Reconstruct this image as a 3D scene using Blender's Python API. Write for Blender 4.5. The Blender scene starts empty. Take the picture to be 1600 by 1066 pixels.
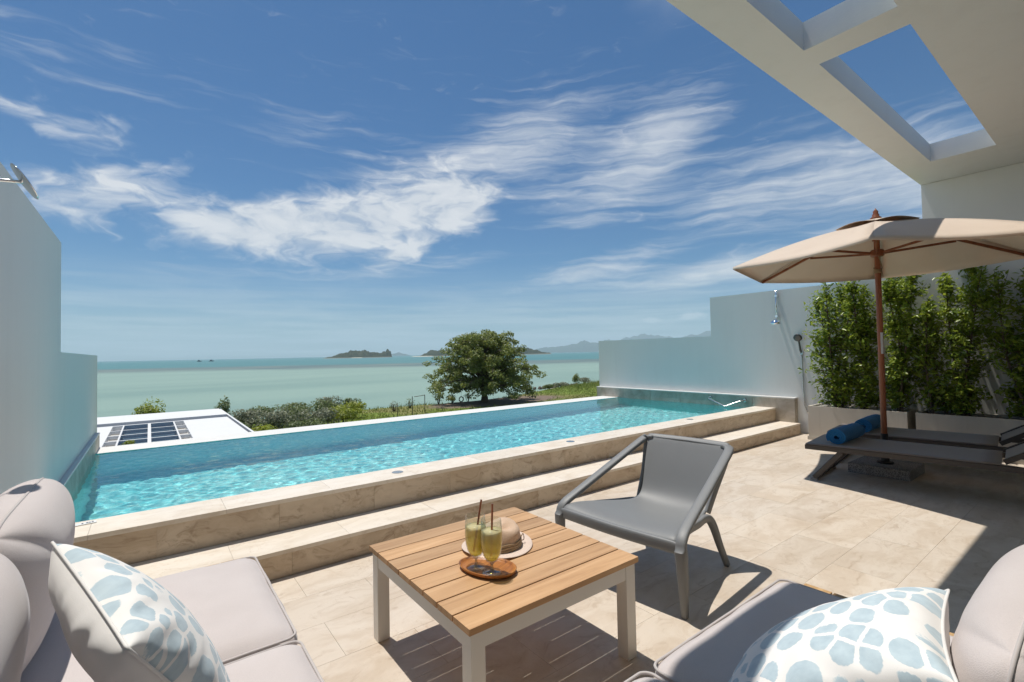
import bpy, bmesh, math, random
import numpy as np
from mathutils import Vector, Matrix, noise, Euler

rnd = random.Random(7)
R = math.radians
scene = bpy.context.scene
COL = scene.collection

# ------------------------------------------------------------------ camera
cam_d = bpy.data.cameras.new('camera')
cam_d.sensor_width = 36.0
cam_d.lens = 743.0 / 1600.0 * 36.0
cam_d.clip_start = 0.03
cam_d.clip_end = 60000.0
cam = bpy.data.objects.new('camera', cam_d)
COL.objects.link(cam)
yaw, pitch, roll = R(37.342), R(1.465), R(-1.119)
f_ = Vector((math.sin(yaw) * math.cos(pitch), math.cos(yaw) * math.cos(pitch), math.sin(pitch)))
r_ = Vector((math.cos(yaw), -math.sin(yaw), 0))
u_ = r_.cross(f_)
r2 = math.cos(roll) * r_ + math.sin(roll) * u_
u2 = -math.sin(roll) * r_ + math.cos(roll) * u_
m = Matrix((r2, u2, -f_)).transposed().to_4x4()
m.translation = Vector((0, 0, 1.3))
cam.matrix_world = m
scene.camera = cam

# ------------------------------------------------------------------ sun
SUN = Vector((-0.045, 0.274, 1.0)).normalized()
sun_d = bpy.data.lights.new('sun', 'SUN')
sun_d.energy = 4.2
sun_d.angle = R(0.53)
sun_d.color = (1.0, 0.95, 0.87)
sun = bpy.data.objects.new('sun', sun_d)
COL.objects.link(sun)
sun.rotation_euler = SUN.to_track_quat('Z', 'Y').to_euler()
sun.location = (0, 0, 30)
sun_d.cycles.is_caustics_light = True

# ------------------------------------------------------------------ node helpers
class NT:
    def __init__(self, tree):
        self.t = tree
        self.n = tree.nodes
        self.l = tree.links
    def new(self, typ, **kw):
        nd = self.n.new(typ)
        for k, v in kw.items():
            setattr(nd, k, v)
        return nd
    def put(self, sock, v):
        if isinstance(v, bpy.types.NodeSocket):
            self.l.new(v, sock)
        elif v is not None:
            if isinstance(v, (tuple, list)) and hasattr(sock.default_value, '__len__') and len(sock.default_value) == 4 and len(v) == 3:
                v = (*v, 1.0)
            sock.default_value = v
    def math(self, op, a, b=None, c=None, clamp=False):
        nd = self.new('ShaderNodeMath', operation=op, use_clamp=clamp)
        self.put(nd.inputs[0], a)
        if b is not None: self.put(nd.inputs[1], b)
        if c is not None: self.put(nd.inputs[2], c)
        return nd.outputs[0]
    def vmath(self, op, a, b=None, scale=None):
        nd = self.new('ShaderNodeVectorMath', operation=op)
        self.put(nd.inputs[0], a)
        if b is not None: self.put(nd.inputs[1], b)
        if scale is not None: self.put(nd.inputs['Scale'], scale)
        return nd.outputs['Value'] if op in ('LENGTH', 'DOT_PRODUCT', 'DISTANCE') else nd.outputs[0]
    def mapping(self, v, loc=(0, 0, 0), rot=(0, 0, 0), sc=(1, 1, 1)):
        nd = self.new('ShaderNodeMapping')
        self.put(nd.inputs[0], v); self.put(nd.inputs[1], loc); self.put(nd.inputs[2], rot); self.put(nd.inputs[3], sc)
        return nd.outputs[0]
    def noise(self, v, scale=5, detail=4, rough=0.5, dist=0.0, out='Fac', **kw):
        nd = self.new('ShaderNodeTexNoise', **kw)
        if v is not None: self.put(nd.inputs['Vector'], v)
        nd.inputs['Scale'].default_value = scale
        nd.inputs['Detail'].default_value = detail
        nd.inputs['Roughness'].default_value = rough
        nd.inputs['Distortion'].default_value = dist
        return nd.outputs[out]
    def voro(self, v, scale=5, feature='F1', rand=1.0, out='Distance'):
        nd = self.new('ShaderNodeTexVoronoi', feature=feature)
        self.put(nd.inputs['Vector'], v)
        nd.inputs['Scale'].default_value = scale
        nd.inputs['Randomness'].default_value = rand
        return nd.outputs[out]
    def ramp(self, fac, stops, interp='LINEAR'):
        nd = self.new('ShaderNodeValToRGB')
        cr = nd.color_ramp
        cr.interpolation = interp
        while len(cr.elements) < len(stops):
            cr.elements.new(0.5)
        for e, (p, c) in zip(cr.elements, stops):
            e.position = p
            e.color = (c, c, c, 1) if isinstance(c, (int, float)) else (*c, 1)
        self.put(nd.inputs[0], fac)
        return nd.outputs[0]
    def mix(self, fac, a, b, blend='MIX'):
        nd = self.new('ShaderNodeMix', data_type='RGBA', blend_type=blend)
        self.put(nd.inputs[0], fac); self.put(nd.inputs[6], a); self.put(nd.inputs[7], b)
        return nd.outputs[2]
    def maprange(self, v, a, b, c=0.0, d=1.0, smooth=False):
        nd = self.new('ShaderNodeMapRange')
        if smooth: nd.interpolation_type = 'SMOOTHSTEP'
        self.put(nd.inputs[0], v)
        for i, x in enumerate((a, b, c, d)):
            nd.inputs[i + 1].default_value = x
        return nd.outputs[0]
    def bump(self, h, strength=0.3, dist=0.01):
        nd = self.new('ShaderNodeBump')
        nd.inputs['Strength'].default_value = strength
        nd.inputs['Distance'].default_value = dist
        self.put(nd.inputs['Height'], h)
        return nd.outputs[0]

def material(name):
    mt = bpy.data.materials.new(name)
    mt.use_nodes = True
    t = NT(mt.node_tree)
    t.n.clear()
    out = t.new('ShaderNodeOutputMaterial')
    return mt, t, out

def principled(name, build=None, color=(0.5, 0.5, 0.5), rough=0.6, metal=0.0, spec=0.5, **extra):
    mt, t, out = material(name)
    p = t.new('ShaderNodeBsdfPrincipled')
    t.l.new(p.outputs[0], out.inputs[0])
    p.inputs['Base Color'].default_value = (*color, 1)
    p.inputs['Roughness'].default_value = rough
    p.inputs['Metallic'].default_value = metal
    p.inputs['Specular IOR Level'].default_value = spec
    for k, v in extra.items():
        p.inputs[k.replace('_', ' ')].default_value = v
    if build:
        build(t, p)
    return mt

def obj_coords(t, random_offset=True):
    tc = t.new('ShaderNodeTexCoord').outputs['Object']
    if not random_offset:
        return tc
    oi = t.new('ShaderNodeObjectInfo')
    off = t.math('MULTIPLY', oi.outputs['Random'], 37.0)
    cb = t.new('ShaderNodeCombineXYZ')
    t.put(cb.inputs[0], off); t.put(cb.inputs[1], t.math('MULTIPLY', off, 1.7)); t.put(cb.inputs[2], t.math('MULTIPLY', off, 0.6))
    return t.vmath('ADD', tc, cb.outputs[0])

# ------------------------------------------------------------------ world: sky with clouds
SUN_EL = math.asin(SUN.z)
SUN_AZ = math.atan2(SUN.x, SUN.y)
world = bpy.data.worlds.new('World')
scene.world = world
world.use_nodes = True
world.cycles.sampling_method = 'MANUAL'
world.cycles.sample_map_resolution = 512
w = NT(world.node_tree)
w.n.clear()
wo = w.new('ShaderNodeOutputWorld')
bg = w.new('ShaderNodeBackground')
w.l.new(bg.outputs[0], wo.inputs[0])
sky = w.new('ShaderNodeTexSky', sky_type='NISHITA')
sky.sun_disc = False
sky.sun_elevation = SUN_EL
sky.sun_rotation = SUN_AZ
sky.altitude = 0.0
sky.air_density = 1.0
sky.dust_density = 0.6
sky.ozone_density = 3.0
SKY_STRENGTH = 0.1
bg.inputs['Strength'].default_value = SKY_STRENGTH
dirv = w.new('ShaderNodeTexCoord').outputs['Generated']
sp = w.new('ShaderNodeSeparateXYZ'); w.put(sp.inputs[0], dirv)
az = w.math('MULTIPLY', w.math('ARCTAN2', sp.outputs[0], sp.outputs[1]), 57.2958)
el = w.math('MULTIPLY', w.math('ARCSINE', sp.outputs[2]), 57.2958)
ae = w.new('ShaderNodeCombineXYZ'); w.put(ae.inputs[0], az); w.put(ae.inputs[1], el)
AE = ae.outputs[0]
# cloud coordinates on a flat layer above, so streaks spread in perspective
zz = w.math('ADD', w.math('MAXIMUM', sp.outputs[2], 0.0), 0.10)
lay = w.new('ShaderNodeCombineXYZ')
w.put(lay.inputs[0], w.math('DIVIDE', sp.outputs[0], zz)); w.put(lay.inputs[1], w.math('DIVIDE', sp.outputs[1], zz))
LAY = lay.outputs[0]
def lobe(a, e, ra, re, rot=0.0, gain=1.0):
    v = w.vmath('SUBTRACT', AE, (a, e, 0.0))
    v = w.mapping(v, rot=(0, 0, R(-rot)))
    v = w.vmath('DIVIDE', v, (ra, re, 1.0))
    d = w.vmath('LENGTH', v)
    return w.math('MULTIPLY', w.maprange(d, 1.0, 0.0, 0.0, 1.0, True), gain)
def total(parts):
    s = parts[0]
    for p_ in parts[1:]:
        s = w.math('ADD', s, p_)
    return s
puffs = total([lobe(6, 13.6, 13, 5.0, 4), lobe(15, 14.4, 15, 6.2, 6), lobe(25, 16.8, 15, 7.8, 18), lobe(32, 17.6, 9, 5.5, 8, .9),
               lobe(-7, 13.6, 10, 4.6, 8, .8), lobe(-2, 16.9, 9, 3.6, 3, .7), lobe(-6, 20.4, 13, 2.4, -3, .72),
               lobe(24.5, 11.6, 8, 2.0, 24, .85), lobe(58.4, 3.9, 2.4, 0.85, 0, 1.0), lobe(53.8, 3.5, 1.8, .65, 0, .9)])
streaks = total([lobe(40, 23.5, 17, 8.5, 24, 1.0), lobe(55, 24, 13, 7, 26, .95), lobe(50, 18.5, 17, 5.0, 16, .9), lobe(68, 16.5, 21, 7.5, 8, 1.1), lobe(82, 14, 16, 8, 6, 1.0),
                 lobe(47, 9.6, 15, 2.8, 10, 1.05), lobe(58, 8.2, 19, 2.8, 6, .95), lobe(70, 8.5, 17, 4, 4, .7), lobe(27, 21.5, 17, 4.5, 12, .8),
                 lobe(27, 10.3, 14, 2.0, 8, .7), lobe(5, 9.0, 14, 1.8, 2, .5), lobe(-6, 25.5, 18, 3.5, -4, .45), lobe(15, 24, 16, 3.0, 4, .45)])
aez = w.mapping(AE, sc=(0.075, 0.2, 1))
warp = w.noise(aez, 1.4, 3, 0.55, out='Color')
aew = w.vmath('ADD', aez, w.vmath('MULTIPLY', w.vmath('SUBTRACT', warp, (0.5, 0.5, 0.5)), (0.9, 0.6, 0)))
nA = w.noise(w.mapping(aew, sc=(1.15, 0.82, 1)), 2.6, 7, 0.57, 0.1)
nB = w.noise(w.mapping(aew, loc=(7, 3, 0), rot=(0, 0, R(-22)), sc=(0.42, 2.0, 1)), 2.3, 7, 0.60, 0.1)
dens1 = w.maprange(w.math('ADD', w.math('MULTIPLY', w.math('MINIMUM', puffs, 1.25), 0.52), w.math('MULTIPLY', nA, 1.25)), 0.76, 1.36, 0, 1, True)
dens2 = w.maprange(w.math('ADD', w.math('MULTIPLY', w.math('MINIMUM', streaks, 1.2), 0.40), nB), 0.56, 1.22, 0, 0.85, True)
away = w.maprange(w.math('ABSOLUTE', w.math('SUBTRACT', az, 38.0)), 55, 80, 0, 1, True)
high = w.maprange(el, 30, 42, 0, 1, True)
rest = w.math('MULTIPLY', w.math('MAXIMUM', away, high), w.maprange(w.noise(LAY, 1.1, 4, 0.58, 0.4), 0.52, 0.80, 0, 0.7, True))
band = w.maprange(w.noise(w.mapping(AE, sc=(0.035, 0.6, 1)), 2.0, 5, 0.58, 0.3), 0.30, 0.66, 0.25, 1, True)
lowband = w.math('MULTIPLY', w.maprange(el, 0.0, 11.0, 0.85, 0.0, True), band)
cl = w.math('MINIMUM', w.math('ADD', w.math('ADD', dens1, dens2), w.math('ADD', rest, lowband)), 0.93)
cl = w.math('MULTIPLY', cl, w.maprange(el, -0.5, 0.5, 0, 1))
skyc = w.mix(1.0, sky.outputs[0], (0.54, 0.80, 1.0), 'MULTIPLY')
hs = w.new('ShaderNodeHueSaturation'); hs.inputs['Saturation'].default_value = 1.06; hs.inputs['Value'].default_value = 0.76
w.put(hs.inputs['Color'], skyc)
ccol = w.ramp(nA, [(0.35, (5.4, 5.9, 6.6)), (0.6, (7.2, 7.4, 7.7))])
lowc = w.mix(w.maprange(el, 2.0, 11.0, 0, 1, True), (4.6, 5.7, 6.5), ccol)
w.put(bg.inputs['Color'], w.mix(cl, hs.outputs[0], lowc))

# ------------------------------------------------------------------ render settings
scene.render.engine = 'CYCLES'
scene.view_settings.view_transform = 'Standard'
scene.view_settings.look = 'None'
scene.view_settings.gamma = 1.0
scene.view_settings.exposure = 0.12
scene.view_settings.use_curve_mapping = False
scene.cycles.use_denoising = True
scene.cycles.max_bounces = 10
scene.cycles.diffuse_bounces = 6
scene.cycles.glossy_bounces = 4
scene.cycles.transmission_bounces = 8
scene.cycles.transparent_max_bounces = 10
scene.cycles.volume_bounces = 1
scene.cycles.sample_clamp_indirect = 6.0
scene.cycles.caustics_reflective = False
scene.cycles.caustics_refractive = True
scene.cycles.blur_glossy = 0.3

# ------------------------------------------------------------------ mesh helpers
def BM():
    return bmesh.new()

def finish(name, me, mat, parent=None, smooth=False, world_space=True):
    o = bpy.data.objects.new(name, me)
    if mat is not None:
        for mm in (mat if isinstance(mat, (list, tuple)) else [mat]):
            me.materials.append(mm)
    if smooth:
        me.shade_smooth()
    COL.objects.link(o)
    if parent is not None:
        o.parent = parent
        if world_space and parent.parent is None:
            o.matrix_parent_inverse = parent.matrix_basis.inverted()
    return o

def obj(name, bm, mat, parent=None, smooth=False, bevel=0.0, seg=2, world_space=True, autosmooth=None):
    if bevel > 0:
        bmesh.ops.bevel(bm, geom=[e for e in bm.edges if e.is_manifold and e.calc_face_angle(0) > 0.6], offset=bevel, segments=seg, profile=0.6, affect='EDGES', clamp_overlap=True)
    bmesh.ops.recalc_face_normals(bm, faces=bm.faces)
    me = bpy.data.meshes.new(name)
    bm.to_mesh(me)
    bm.free()
    o = finish(name, me, mat, parent, smooth, world_space)
    if autosmooth is not None:
        me.shade_smooth()
        me.set_sharp_from_angle(angle=R(autosmooth))
    return o

def tag(o, label=None, cat=None, group=None, kind=None):
    if label: o['label'] = label
    if cat: o['category'] = cat
    if group: o['group'] = group
    if kind: o['kind'] = kind
    return o

def thing(name, label, cat, loc=(0, 0, 0), rotz=0.0, group=None):
    o = bpy.data.objects.new(name, None)
    COL.objects.link(o)
    o.empty_display_size = 0.1
    o.location = loc
    o.rotation_euler = (0, 0, rotz)
    o.matrix_basis = Matrix.Translation(Vector(loc)) @ Matrix.Rotation(rotz, 4, 'Z')
    return tag(o, label, cat, group)

def box(bm, x0, x1, y0, y1, z0, z1, mat=None):
    vs = [bm.verts.new((x, y, z)) for z in (z0, z1) for y in (y0, y1) for x in (x0, x1)]
    fs = [(0, 2, 3, 1), (4, 5, 7, 6), (0, 1, 5, 4), (2, 6, 7, 3), (0, 4, 6, 2), (1, 3, 7, 5)]
    out = [bm.faces.new([vs[i] for i in f]) for f in fs]
    if mat is not None:
        for v in vs: v.co = mat @ v.co
    return out

def frame_for(d, up=Vector((0, 0, 1))):
    d = d.normalized()
    if abs(d.dot(up)) > 0.98:
        up = Vector((0, 1, 0)) if abs(d.y) < 0.9 else Vector((1, 0, 0))
    s = d.cross(up).normalized()
    return s, s.cross(d).normalized()

def sweep(bm, pts, dims, seg=10, square=False, up=Vector((0, 0, 1)), power=None, cap=True):
    """tube along pts; dims = list of (half_w, half_h)"""
    pts = [Vector(p) for p in pts]
    n = len(pts)
    if not isinstance(dims, list):
        dims = [dims] * n
    dims = [(d, d) if isinstance(d, (int, float)) else d for d in dims]
    rings = []
    for i in range(n):
        if i == 0: d = pts[1] - pts[0]
        elif i == n - 1: d = pts[-1] - pts[-2]
        else: d = (pts[i + 1] - pts[i]).normalized() + (pts[i] - pts[i - 1]).normalized()
        s, u = frame_for(d, up)
        ring = []
        for k in range(seg):
            a = 2 * math.pi * (k + (0.5 if square else 0)) / seg
            c, sn = math.cos(a), math.sin(a)
            pw = power or (0.35 if square else 1.0)
            cx = math.copysign(abs(c) ** pw, c); sx = math.copysign(abs(sn) ** pw, sn)
            ring.append(bm.verts.new(pts[i] + s * (cx * dims[i][0]) + u * (sx * dims[i][1])))
        rings.append(ring)
    for a, b in zip(rings[:-1], rings[1:]):
        for k in range(seg):
            bm.faces.new((a[k], a[(k + 1) % seg], b[(k + 1) % seg], b[k]))
    if cap:
        bm.faces.new(rings[0][::-1]); bm.faces.new(rings[-1])
    return rings

def smooth_path(pts, n=6):
    pts = [Vector(p) for p in pts]
    out = []
    for i in range(len(pts) - 1):
        p0 = pts[max(i - 1, 0)]; p1 = pts[i]; p2 = pts[i + 1]; p3 = pts[min(i + 2, len(pts) - 1)]
        for k in range(n):
            t = k / n
            out.append(0.5 * ((2 * p1) + (p2 - p0) * t + (2 * p0 - 5 * p1 + 4 * p2 - p3) * t * t + (3 * p1 - p0 - 3 * p2 + p3) * t ** 3))
    out.append(pts[-1])
    return out

def lathe(bm, prof, seg=32, c=(0, 0, 0), close_bottom=True, close_top=True, sq=None):
    c = Vector(c)
    rings = []
    for (r, z) in prof:
        rings.append([bm.verts.new(c + Vector((r * math.cos(2 * math.pi * k / seg) * (sq[0] if sq else 1), r * math.sin(2 * math.pi * k / seg) * (sq[1] if sq else 1), z))) for k in range(seg)])
    for a, b in zip(rings[:-1], rings[1:]):
        for k in range(seg):
            bm.faces.new((a[k], a[(k + 1) % seg], b[(k + 1) % seg], b[k]))
    if close_bottom: bm.faces.new(rings[0][::-1])
    if close_top: bm.faces.new(rings[-1])
    return rings

def mesh_np(name, V, F, mat, parent=None, smooth=False, world_space=True):
    me = bpy.data.meshes.new(name)
    V = np.asarray(V, dtype=np.float32); F = np.asarray(F, dtype=np.int32)
    k = F.shape[1]
    me.vertices.add(len(V)); me.vertices.foreach_set('co', V.ravel())
    me.loops.add(F.size); me.loops.foreach_set('vertex_index', F.ravel())
    me.polygons.add(len(F))
    me.polygons.foreach_set('loop_start', np.arange(0, F.size, k, dtype=np.int32))
    me.polygons.foreach_set('loop_total', np.full(len(F), k, dtype=np.int32))
    me.update(calc_edges=True)
    me.validate()
    return finish(name, me, mat, parent, smooth, world_space)

def copy_tree(o, parent=None):
    c = o.copy()
    COL.objects.link(c)
    if parent is not None: c.parent = parent
    for ch in o.children:
        copy_tree(ch, c)
    return c
#MATERIALS
# ------------------------------------------------------------------ materials
M = {}
def b_plaster(t, p):
    v = t.new('ShaderNodeTexCoord').outputs['Object']
    n = t.noise(v, 1.3, 5, 0.6)
    st = t.noise(t.mapping(v, sc=(3, 3, 0.35)), 2.0, 6, 0.6)
    c = t.mix(t.math('MULTIPLY', n, 0.6), (0.75, 0.755, 0.74), (0.69, 0.695, 0.68))
    c = t.mix(t.maprange(st, 0.50, 0.78, 0, 0.13), c, (0.48, 0.47, 0.44))
    t.put(p.inputs['Base Color'], c)
    t.put(p.inputs['Normal'], t.bump(t.math('ADD', t.noise(v, 60, 4, 0.6), t.math('MULTIPLY', t.noise(v, 5, 3, 0.5), 2.0)), 0.12, 0.006))
M['plaster'] = principled('white_painted_plaster', b_plaster, rough=0.48)
M['ledge'] = principled('white_ledge_render', lambda t, p: t.put(p.inputs['Base Color'], t.mix(t.noise(t.new('ShaderNodeTexCoord').outputs['Object'], 2.0, 6, 0.6), (0.74, 0.73, 0.70), (0.62, 0.61, 0.58))), rough=0.7)

def travertine(name, light, dark, vein, rough, vs_=0.55, sp=0.0, cont=False):
    def b(t, p):
        v = obj_coords(t)
        if cont:
            oi_ = t.new('ShaderNodeObjectInfo').outputs['Random']
            v = t.vmath('ADD', t.new('ShaderNodeNewGeometry').outputs['Position'], t.vmath('SCALE', (0.16, 0.10, 0.0), scale=oi_))
        vs = t.mapping(v, sc=(1.0, 2.6, 2.6))
        wv = t.noise(v, 2.2, 3, 0.5, out='Color')
        vs = t.vmath('ADD', vs, t.vmath('SCALE', t.vmath('SUBTRACT', wv, (0.5, 0.5, 0.5)), scale=0.8))
        n1 = t.noise(vs, 2.2, 9, 0.62, 0.4)
        n2 = t.noise(t.mapping(vs, loc=(9, 4, 2)), 6.0, 8, 0.65, 0.8)
        oi = t.new('ShaderNodeObjectInfo').outputs['Random']
        c = t.mix(t.maprange(n1, 0.38, 0.64, 0, 1, True), light, dark)
        c = t.mix(t.maprange(n2, 0.52 - sp, 0.74 - sp, 0, vs_, True), c, vein)
        blot_ = t.noise(t.mapping(v, loc=(2, 6, 9)), 1.5, 6, 0.62, 0.6)
        c = t.mix(t.maprange(blot_, 0.54, 0.70, 0, 0.55, True), c, tuple(0.55 * a_ + 0.45 * b__ for a_, b__ in zip(dark, vein)))
        crack = t.voro(t.vmath('ADD', v, t.vmath('SCALE', t.noise(v, 7, 5, 0.6, out='Color'), scale=0.28)), 7.5, 'DISTANCE_TO_EDGE')
        patch = t.maprange(t.noise(t.mapping(v, loc=(3, 8, 1)), 1.7, 3, 0.5), 0.48, 0.62, 0, 1, True)
        c = t.mix(t.math('MULTIPLY', t.maprange(crack, 0.0, 0.020, 0.5, 0.0), patch), c, vein)
        pit = t.noise(t.mapping(v, sc=(1, 2, 2)), 45, 4, 0.7)
        c = t.mix(t.maprange(pit, 0.62, 0.75, 0, 0.45), c, vein)
        c = t.mix(1.0, c, t.ramp(oi, [(0.0, (0.95, 0.94, 0.925)), (0.5, (1.0, 1.0, 1.0)), (1.0, (1.03, 1.015, 0.99))]), 'MULTIPLY')
        t.put(p.inputs['Base Color'], c)
        t.put(p.inputs['Roughness'], t.maprange(n1, 0.3, 0.7, rough - 0.06, rough + 0.1))
        t.put(p.inputs['Normal'], t.bump(t.math('SUBTRACT', t.noise(v, 90, 5, 0.65), t.math('MULTIPLY', t.maprange(pit, 0.6, 0.75, 0, 1), 1.0)), 0.18, 0.004))
    return principled(name, b, rough=rough)
M['floor_stone'] = travertine('travertine_floor', (0.615, 0.54, 0.455), (0.53, 0.445, 0.355), (0.36, 0.265, 0.18), 0.50, 0.55, 0.0, True)
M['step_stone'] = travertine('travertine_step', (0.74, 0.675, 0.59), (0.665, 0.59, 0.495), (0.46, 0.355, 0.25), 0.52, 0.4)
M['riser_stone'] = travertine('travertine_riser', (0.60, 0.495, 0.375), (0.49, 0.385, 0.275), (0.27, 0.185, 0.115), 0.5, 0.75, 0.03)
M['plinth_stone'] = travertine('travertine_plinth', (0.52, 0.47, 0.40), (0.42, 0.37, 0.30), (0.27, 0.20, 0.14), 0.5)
M['grout'] = principled('stone_grout', color=(0.50, 0.425, 0.34), rough=0.9)

def b_mosaic(t, p):
    v = t.new('ShaderNodeTexCoord').outputs['Object']
    cell = t.new('ShaderNodeVectorMath', operation='SNAP')
    t.put(cell.inputs[0], v); cell.inputs[1].default_value = (0.026, 0.026, 0.026)
    wn = t.new('ShaderNodeTexWhiteNoise'); t.put(wn.inputs['Vector'], cell.outputs[0])
    c = t.ramp(wn.outputs['Value'], [(0.0, (0.15, 0.64, 0.66)), (0.5, (0.24, 0.76, 0.77)), (1.0, (0.40, 0.86, 0.86))])
    fr = t.vmath('FRACTION', t.vmath('DIVIDE', v, (0.026, 0.026, 0.026)))
    t.put(p.inputs['Base Color'], c)
M['mosaic'] = principled('pool_mosaic', b_mosaic, rough=0.3)

def glass_material(name, col, ior, rough=0.0):
    mt, t, out = material(name)
    g = t.new('ShaderNodeBsdfGlass')
    g.inputs['Color'].default_value = (*col, 1); g.inputs['IOR'].default_value = ior; g.inputs['Roughness'].default_value = rough
    t.l.new(g.outputs[0], out.inputs[0])
    return mt
M['water'] = glass_material('pool_water', (0.93, 0.99, 1.0), 1.33)

def clear_glass(name, tint=(0.93, 0.96, 0.95), base=0.04):
    mt, t, out = material(name)
    tr = t.new('ShaderNodeBsdfTransparent'); tr.inputs[0].default_value = (*tint, 1)
    gl = t.new('ShaderNodeBsdfGlossy'); gl.inputs['Roughness'].default_value = 0.03
    lw_ = t.new('ShaderNodeLayerWeight'); lw_.inputs[0].default_value = 0.5
    fr = t.math('ADD', t.math('MULTIPLY', t.math('POWER', lw_.outputs['Facing'], 3.5), 0.6), base)
    mx = t.new('ShaderNodeMixShader')
    t.l.new(fr, mx.inputs[0]); t.l.new(tr.outputs[0], mx.inputs[1]); t.l.new(gl.outputs[0], mx.inputs[2])
    t.l.new(mx.outputs[0], out.inputs[0])
    return mt
M['glass'] = clear_glass('drinking_glass')
M['glass_thick'] = clear_glass('drinking_glass_foot', (0.72, 0.74, 0.74), 0.16)
def drink_mat():
    mt, t, out = material('cloudy_lemon_drink')
    p = t.new('ShaderNodeBsdfPrincipled')
    z = t.new('ShaderNodeSeparateXYZ'); t.put(z.inputs[0], t.new('ShaderNodeTexCoord').outputs['Object'])
    v = t.new('ShaderNodeTexCoord').outputs['Object']
    c = t.mix(t.maprange(z.outputs[2], 0.07, 0.13, 0, 1, True), (1.0, 0.80, 0.16), (1.0, 0.90, 0.56))
    c = t.mix(t.maprange(t.voro(v, 55), 0.2, 0.5, 0.25, 0), c, (0.9, 0.88, 0.72))
    t.put(p.inputs['Base Color'], c)
    p.inputs['Roughness'].default_value = 0.15
    p.inputs['Specular IOR Level'].default_value = 0.1
    tr = t.new('ShaderNodeBsdfTransparent'); tr.inputs[0].default_value = (1.0, 0.90, 0.50, 1)
    mx = t.new('ShaderNodeMixShader'); mx.inputs[0].default_value = 0.55
    t.l.new(tr.outputs[0], mx.inputs[1]); t.l.new(p.outputs[0], mx.inputs[2]); t.l.new(mx.outputs[0], out.inputs[0])
    return mt
M['drink'] = drink_mat()

def wood(name, a, b_, c_, scale=1.0, axis='X', rough=0.5):
    def b(t, p):
        v = obj_coords(t)
        sc = (0.7, 11, 11) if axis == 'X' else (11, 0.7, 11) if axis == 'Y' else (11, 11, 0.7)
        vv = t.mapping(v, sc=tuple(s * scale for s in sc))
        n = t.noise(vv, 2.2, 8, 0.6, 0.7)
        fine = t.noise(t.mapping(vv, sc=(1.5, 4, 4)), 9, 4, 0.6)
        c = t.ramp(n, [(0.28, c_), (0.5, a), (0.72, b_)])
        c = t.mix(t.maprange(fine, 0.5, 0.75, 0, 0.35), c, c_)
        oi = t.new('ShaderNodeObjectInfo').outputs['Random']
        c = t.mix(1.0, c, t.ramp(oi, [(0, (0.82, 0.82, 0.82)), (1, (1.12, 1.10, 1.06))]), 'MULTIPLY')
        t.put(p.inputs['Base Color'], c)
        t.put(p.inputs['Normal'], t.bump(t.math('ADD', n, fine), 0.15, 0.003))
    return principled(name, b, rough=rough)
M['teak'] = wood('oiled_teak_board', (0.50, 0.30, 0.15), (0.60, 0.385, 0.21), (0.36, 0.20, 0.09))
M['teak_sofa_y'] = wood('teak_slat_along_y', (0.47, 0.30, 0.14), (0.56, 0.38, 0.20), (0.34, 0.20, 0.09), axis='Y')
M['teak_sofa_x'] = wood('teak_slat_along_x', (0.47, 0.30, 0.14), (0.56, 0.38, 0.20), (0.34, 0.20, 0.09), axis='X')
M['pole_wood'] = wood('stained_hardwood_pole', (0.27, 0.085, 0.032), (0.34, 0.115, 0.045), (0.16, 0.045, 0.018), axis='Z', rough=0.35)
M['rib_wood'] = wood('stained_hardwood_rib', (0.26, 0.085, 0.034), (0.33, 0.115, 0.045), (0.16, 0.05, 0.02), axis='X', rough=0.42)
M['tray_wood'] = wood('acacia_tray', (0.36, 0.135, 0.028), (0.50, 0.22, 0.05), (0.10, 0.035, 0.012), scale=1.7, axis='Y', rough=0.3)

M['white_metal'] = principled('white_powder_coated_metal', color=(0.74, 0.73, 0.70), rough=0.4)

def fabric(name, col, col2=None, weave=900, rough=0.9, bump=0.12, sheen=0.25, blot=0.10):
    col2 = col2 or tuple(c * 0.88 for c in col)
    def b(t, p):
        v = obj_coords(t)
        n = t.noise(v, 3.0, 4, 0.55)
        wv = t.noise(v, weave, 2, 0.5)
        c = t.mix(t.maprange(n, 0.35, 0.7, 0, 1, True), col, col2)
        c = t.mix(t.maprange(wv, 0.4, 0.7, 0, blot), c, tuple(x * 0.6 for x in col))
        t.put(p.inputs['Base Color'], c)
        t.put(p.inputs['Normal'], t.bump(t.math('ADD', wv, t.math('MULTIPLY', t.noise(v, 14, 4, 0.6), 0.5)), bump, 0.004))
    return principled(name, b, rough=rough, Sheen_Weight=sheen)
M['cushion'] = fabric('taupe_grey_cushion_fabric', (0.575, 0.52, 0.505), (0.535, 0.48, 0.465), weave=520, blot=0.22, bump=0.25)
M['piping'] = fabric('cushion_piping_fabric', (0.50, 0.46, 0.445))
M['pillow_plain'] = fabric('white_pillow_fabric', (0.76, 0.74, 0.715), (0.70, 0.68, 0.66))
M['canopy'] = fabric('cream_canvas', (0.74, 0.61, 0.49), (0.71, 0.58, 0.46), weave=500)
M['canopy_dark'] = fabric('brown_vent_underside', (0.30, 0.17, 0.10))
M['towel'] = fabric('blue_terry_towel', (0.006, 0.13, 0.32), (0.008, 0.15, 0.36), weave=420, bump=0.9, sheen=0.1, blot=0.3)
M['sling'] = fabric('brown_grey_sling_mesh', (0.24, 0.20, 0.175), (0.22, 0.18, 0.16), weave=600, rough=0.7)
M['hat'] = fabric('straw_hat_weave', (0.66, 0.47, 0.33), (0.58, 0.40, 0.27), weave=260, bump=0.8, blot=0.4)
M['hat_brim'] = fabric('straw_hat_brim', (0.72, 0.58, 0.49), (0.66, 0.52, 0.43), weave=260, bump=0.8, blot=0.3)
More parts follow.
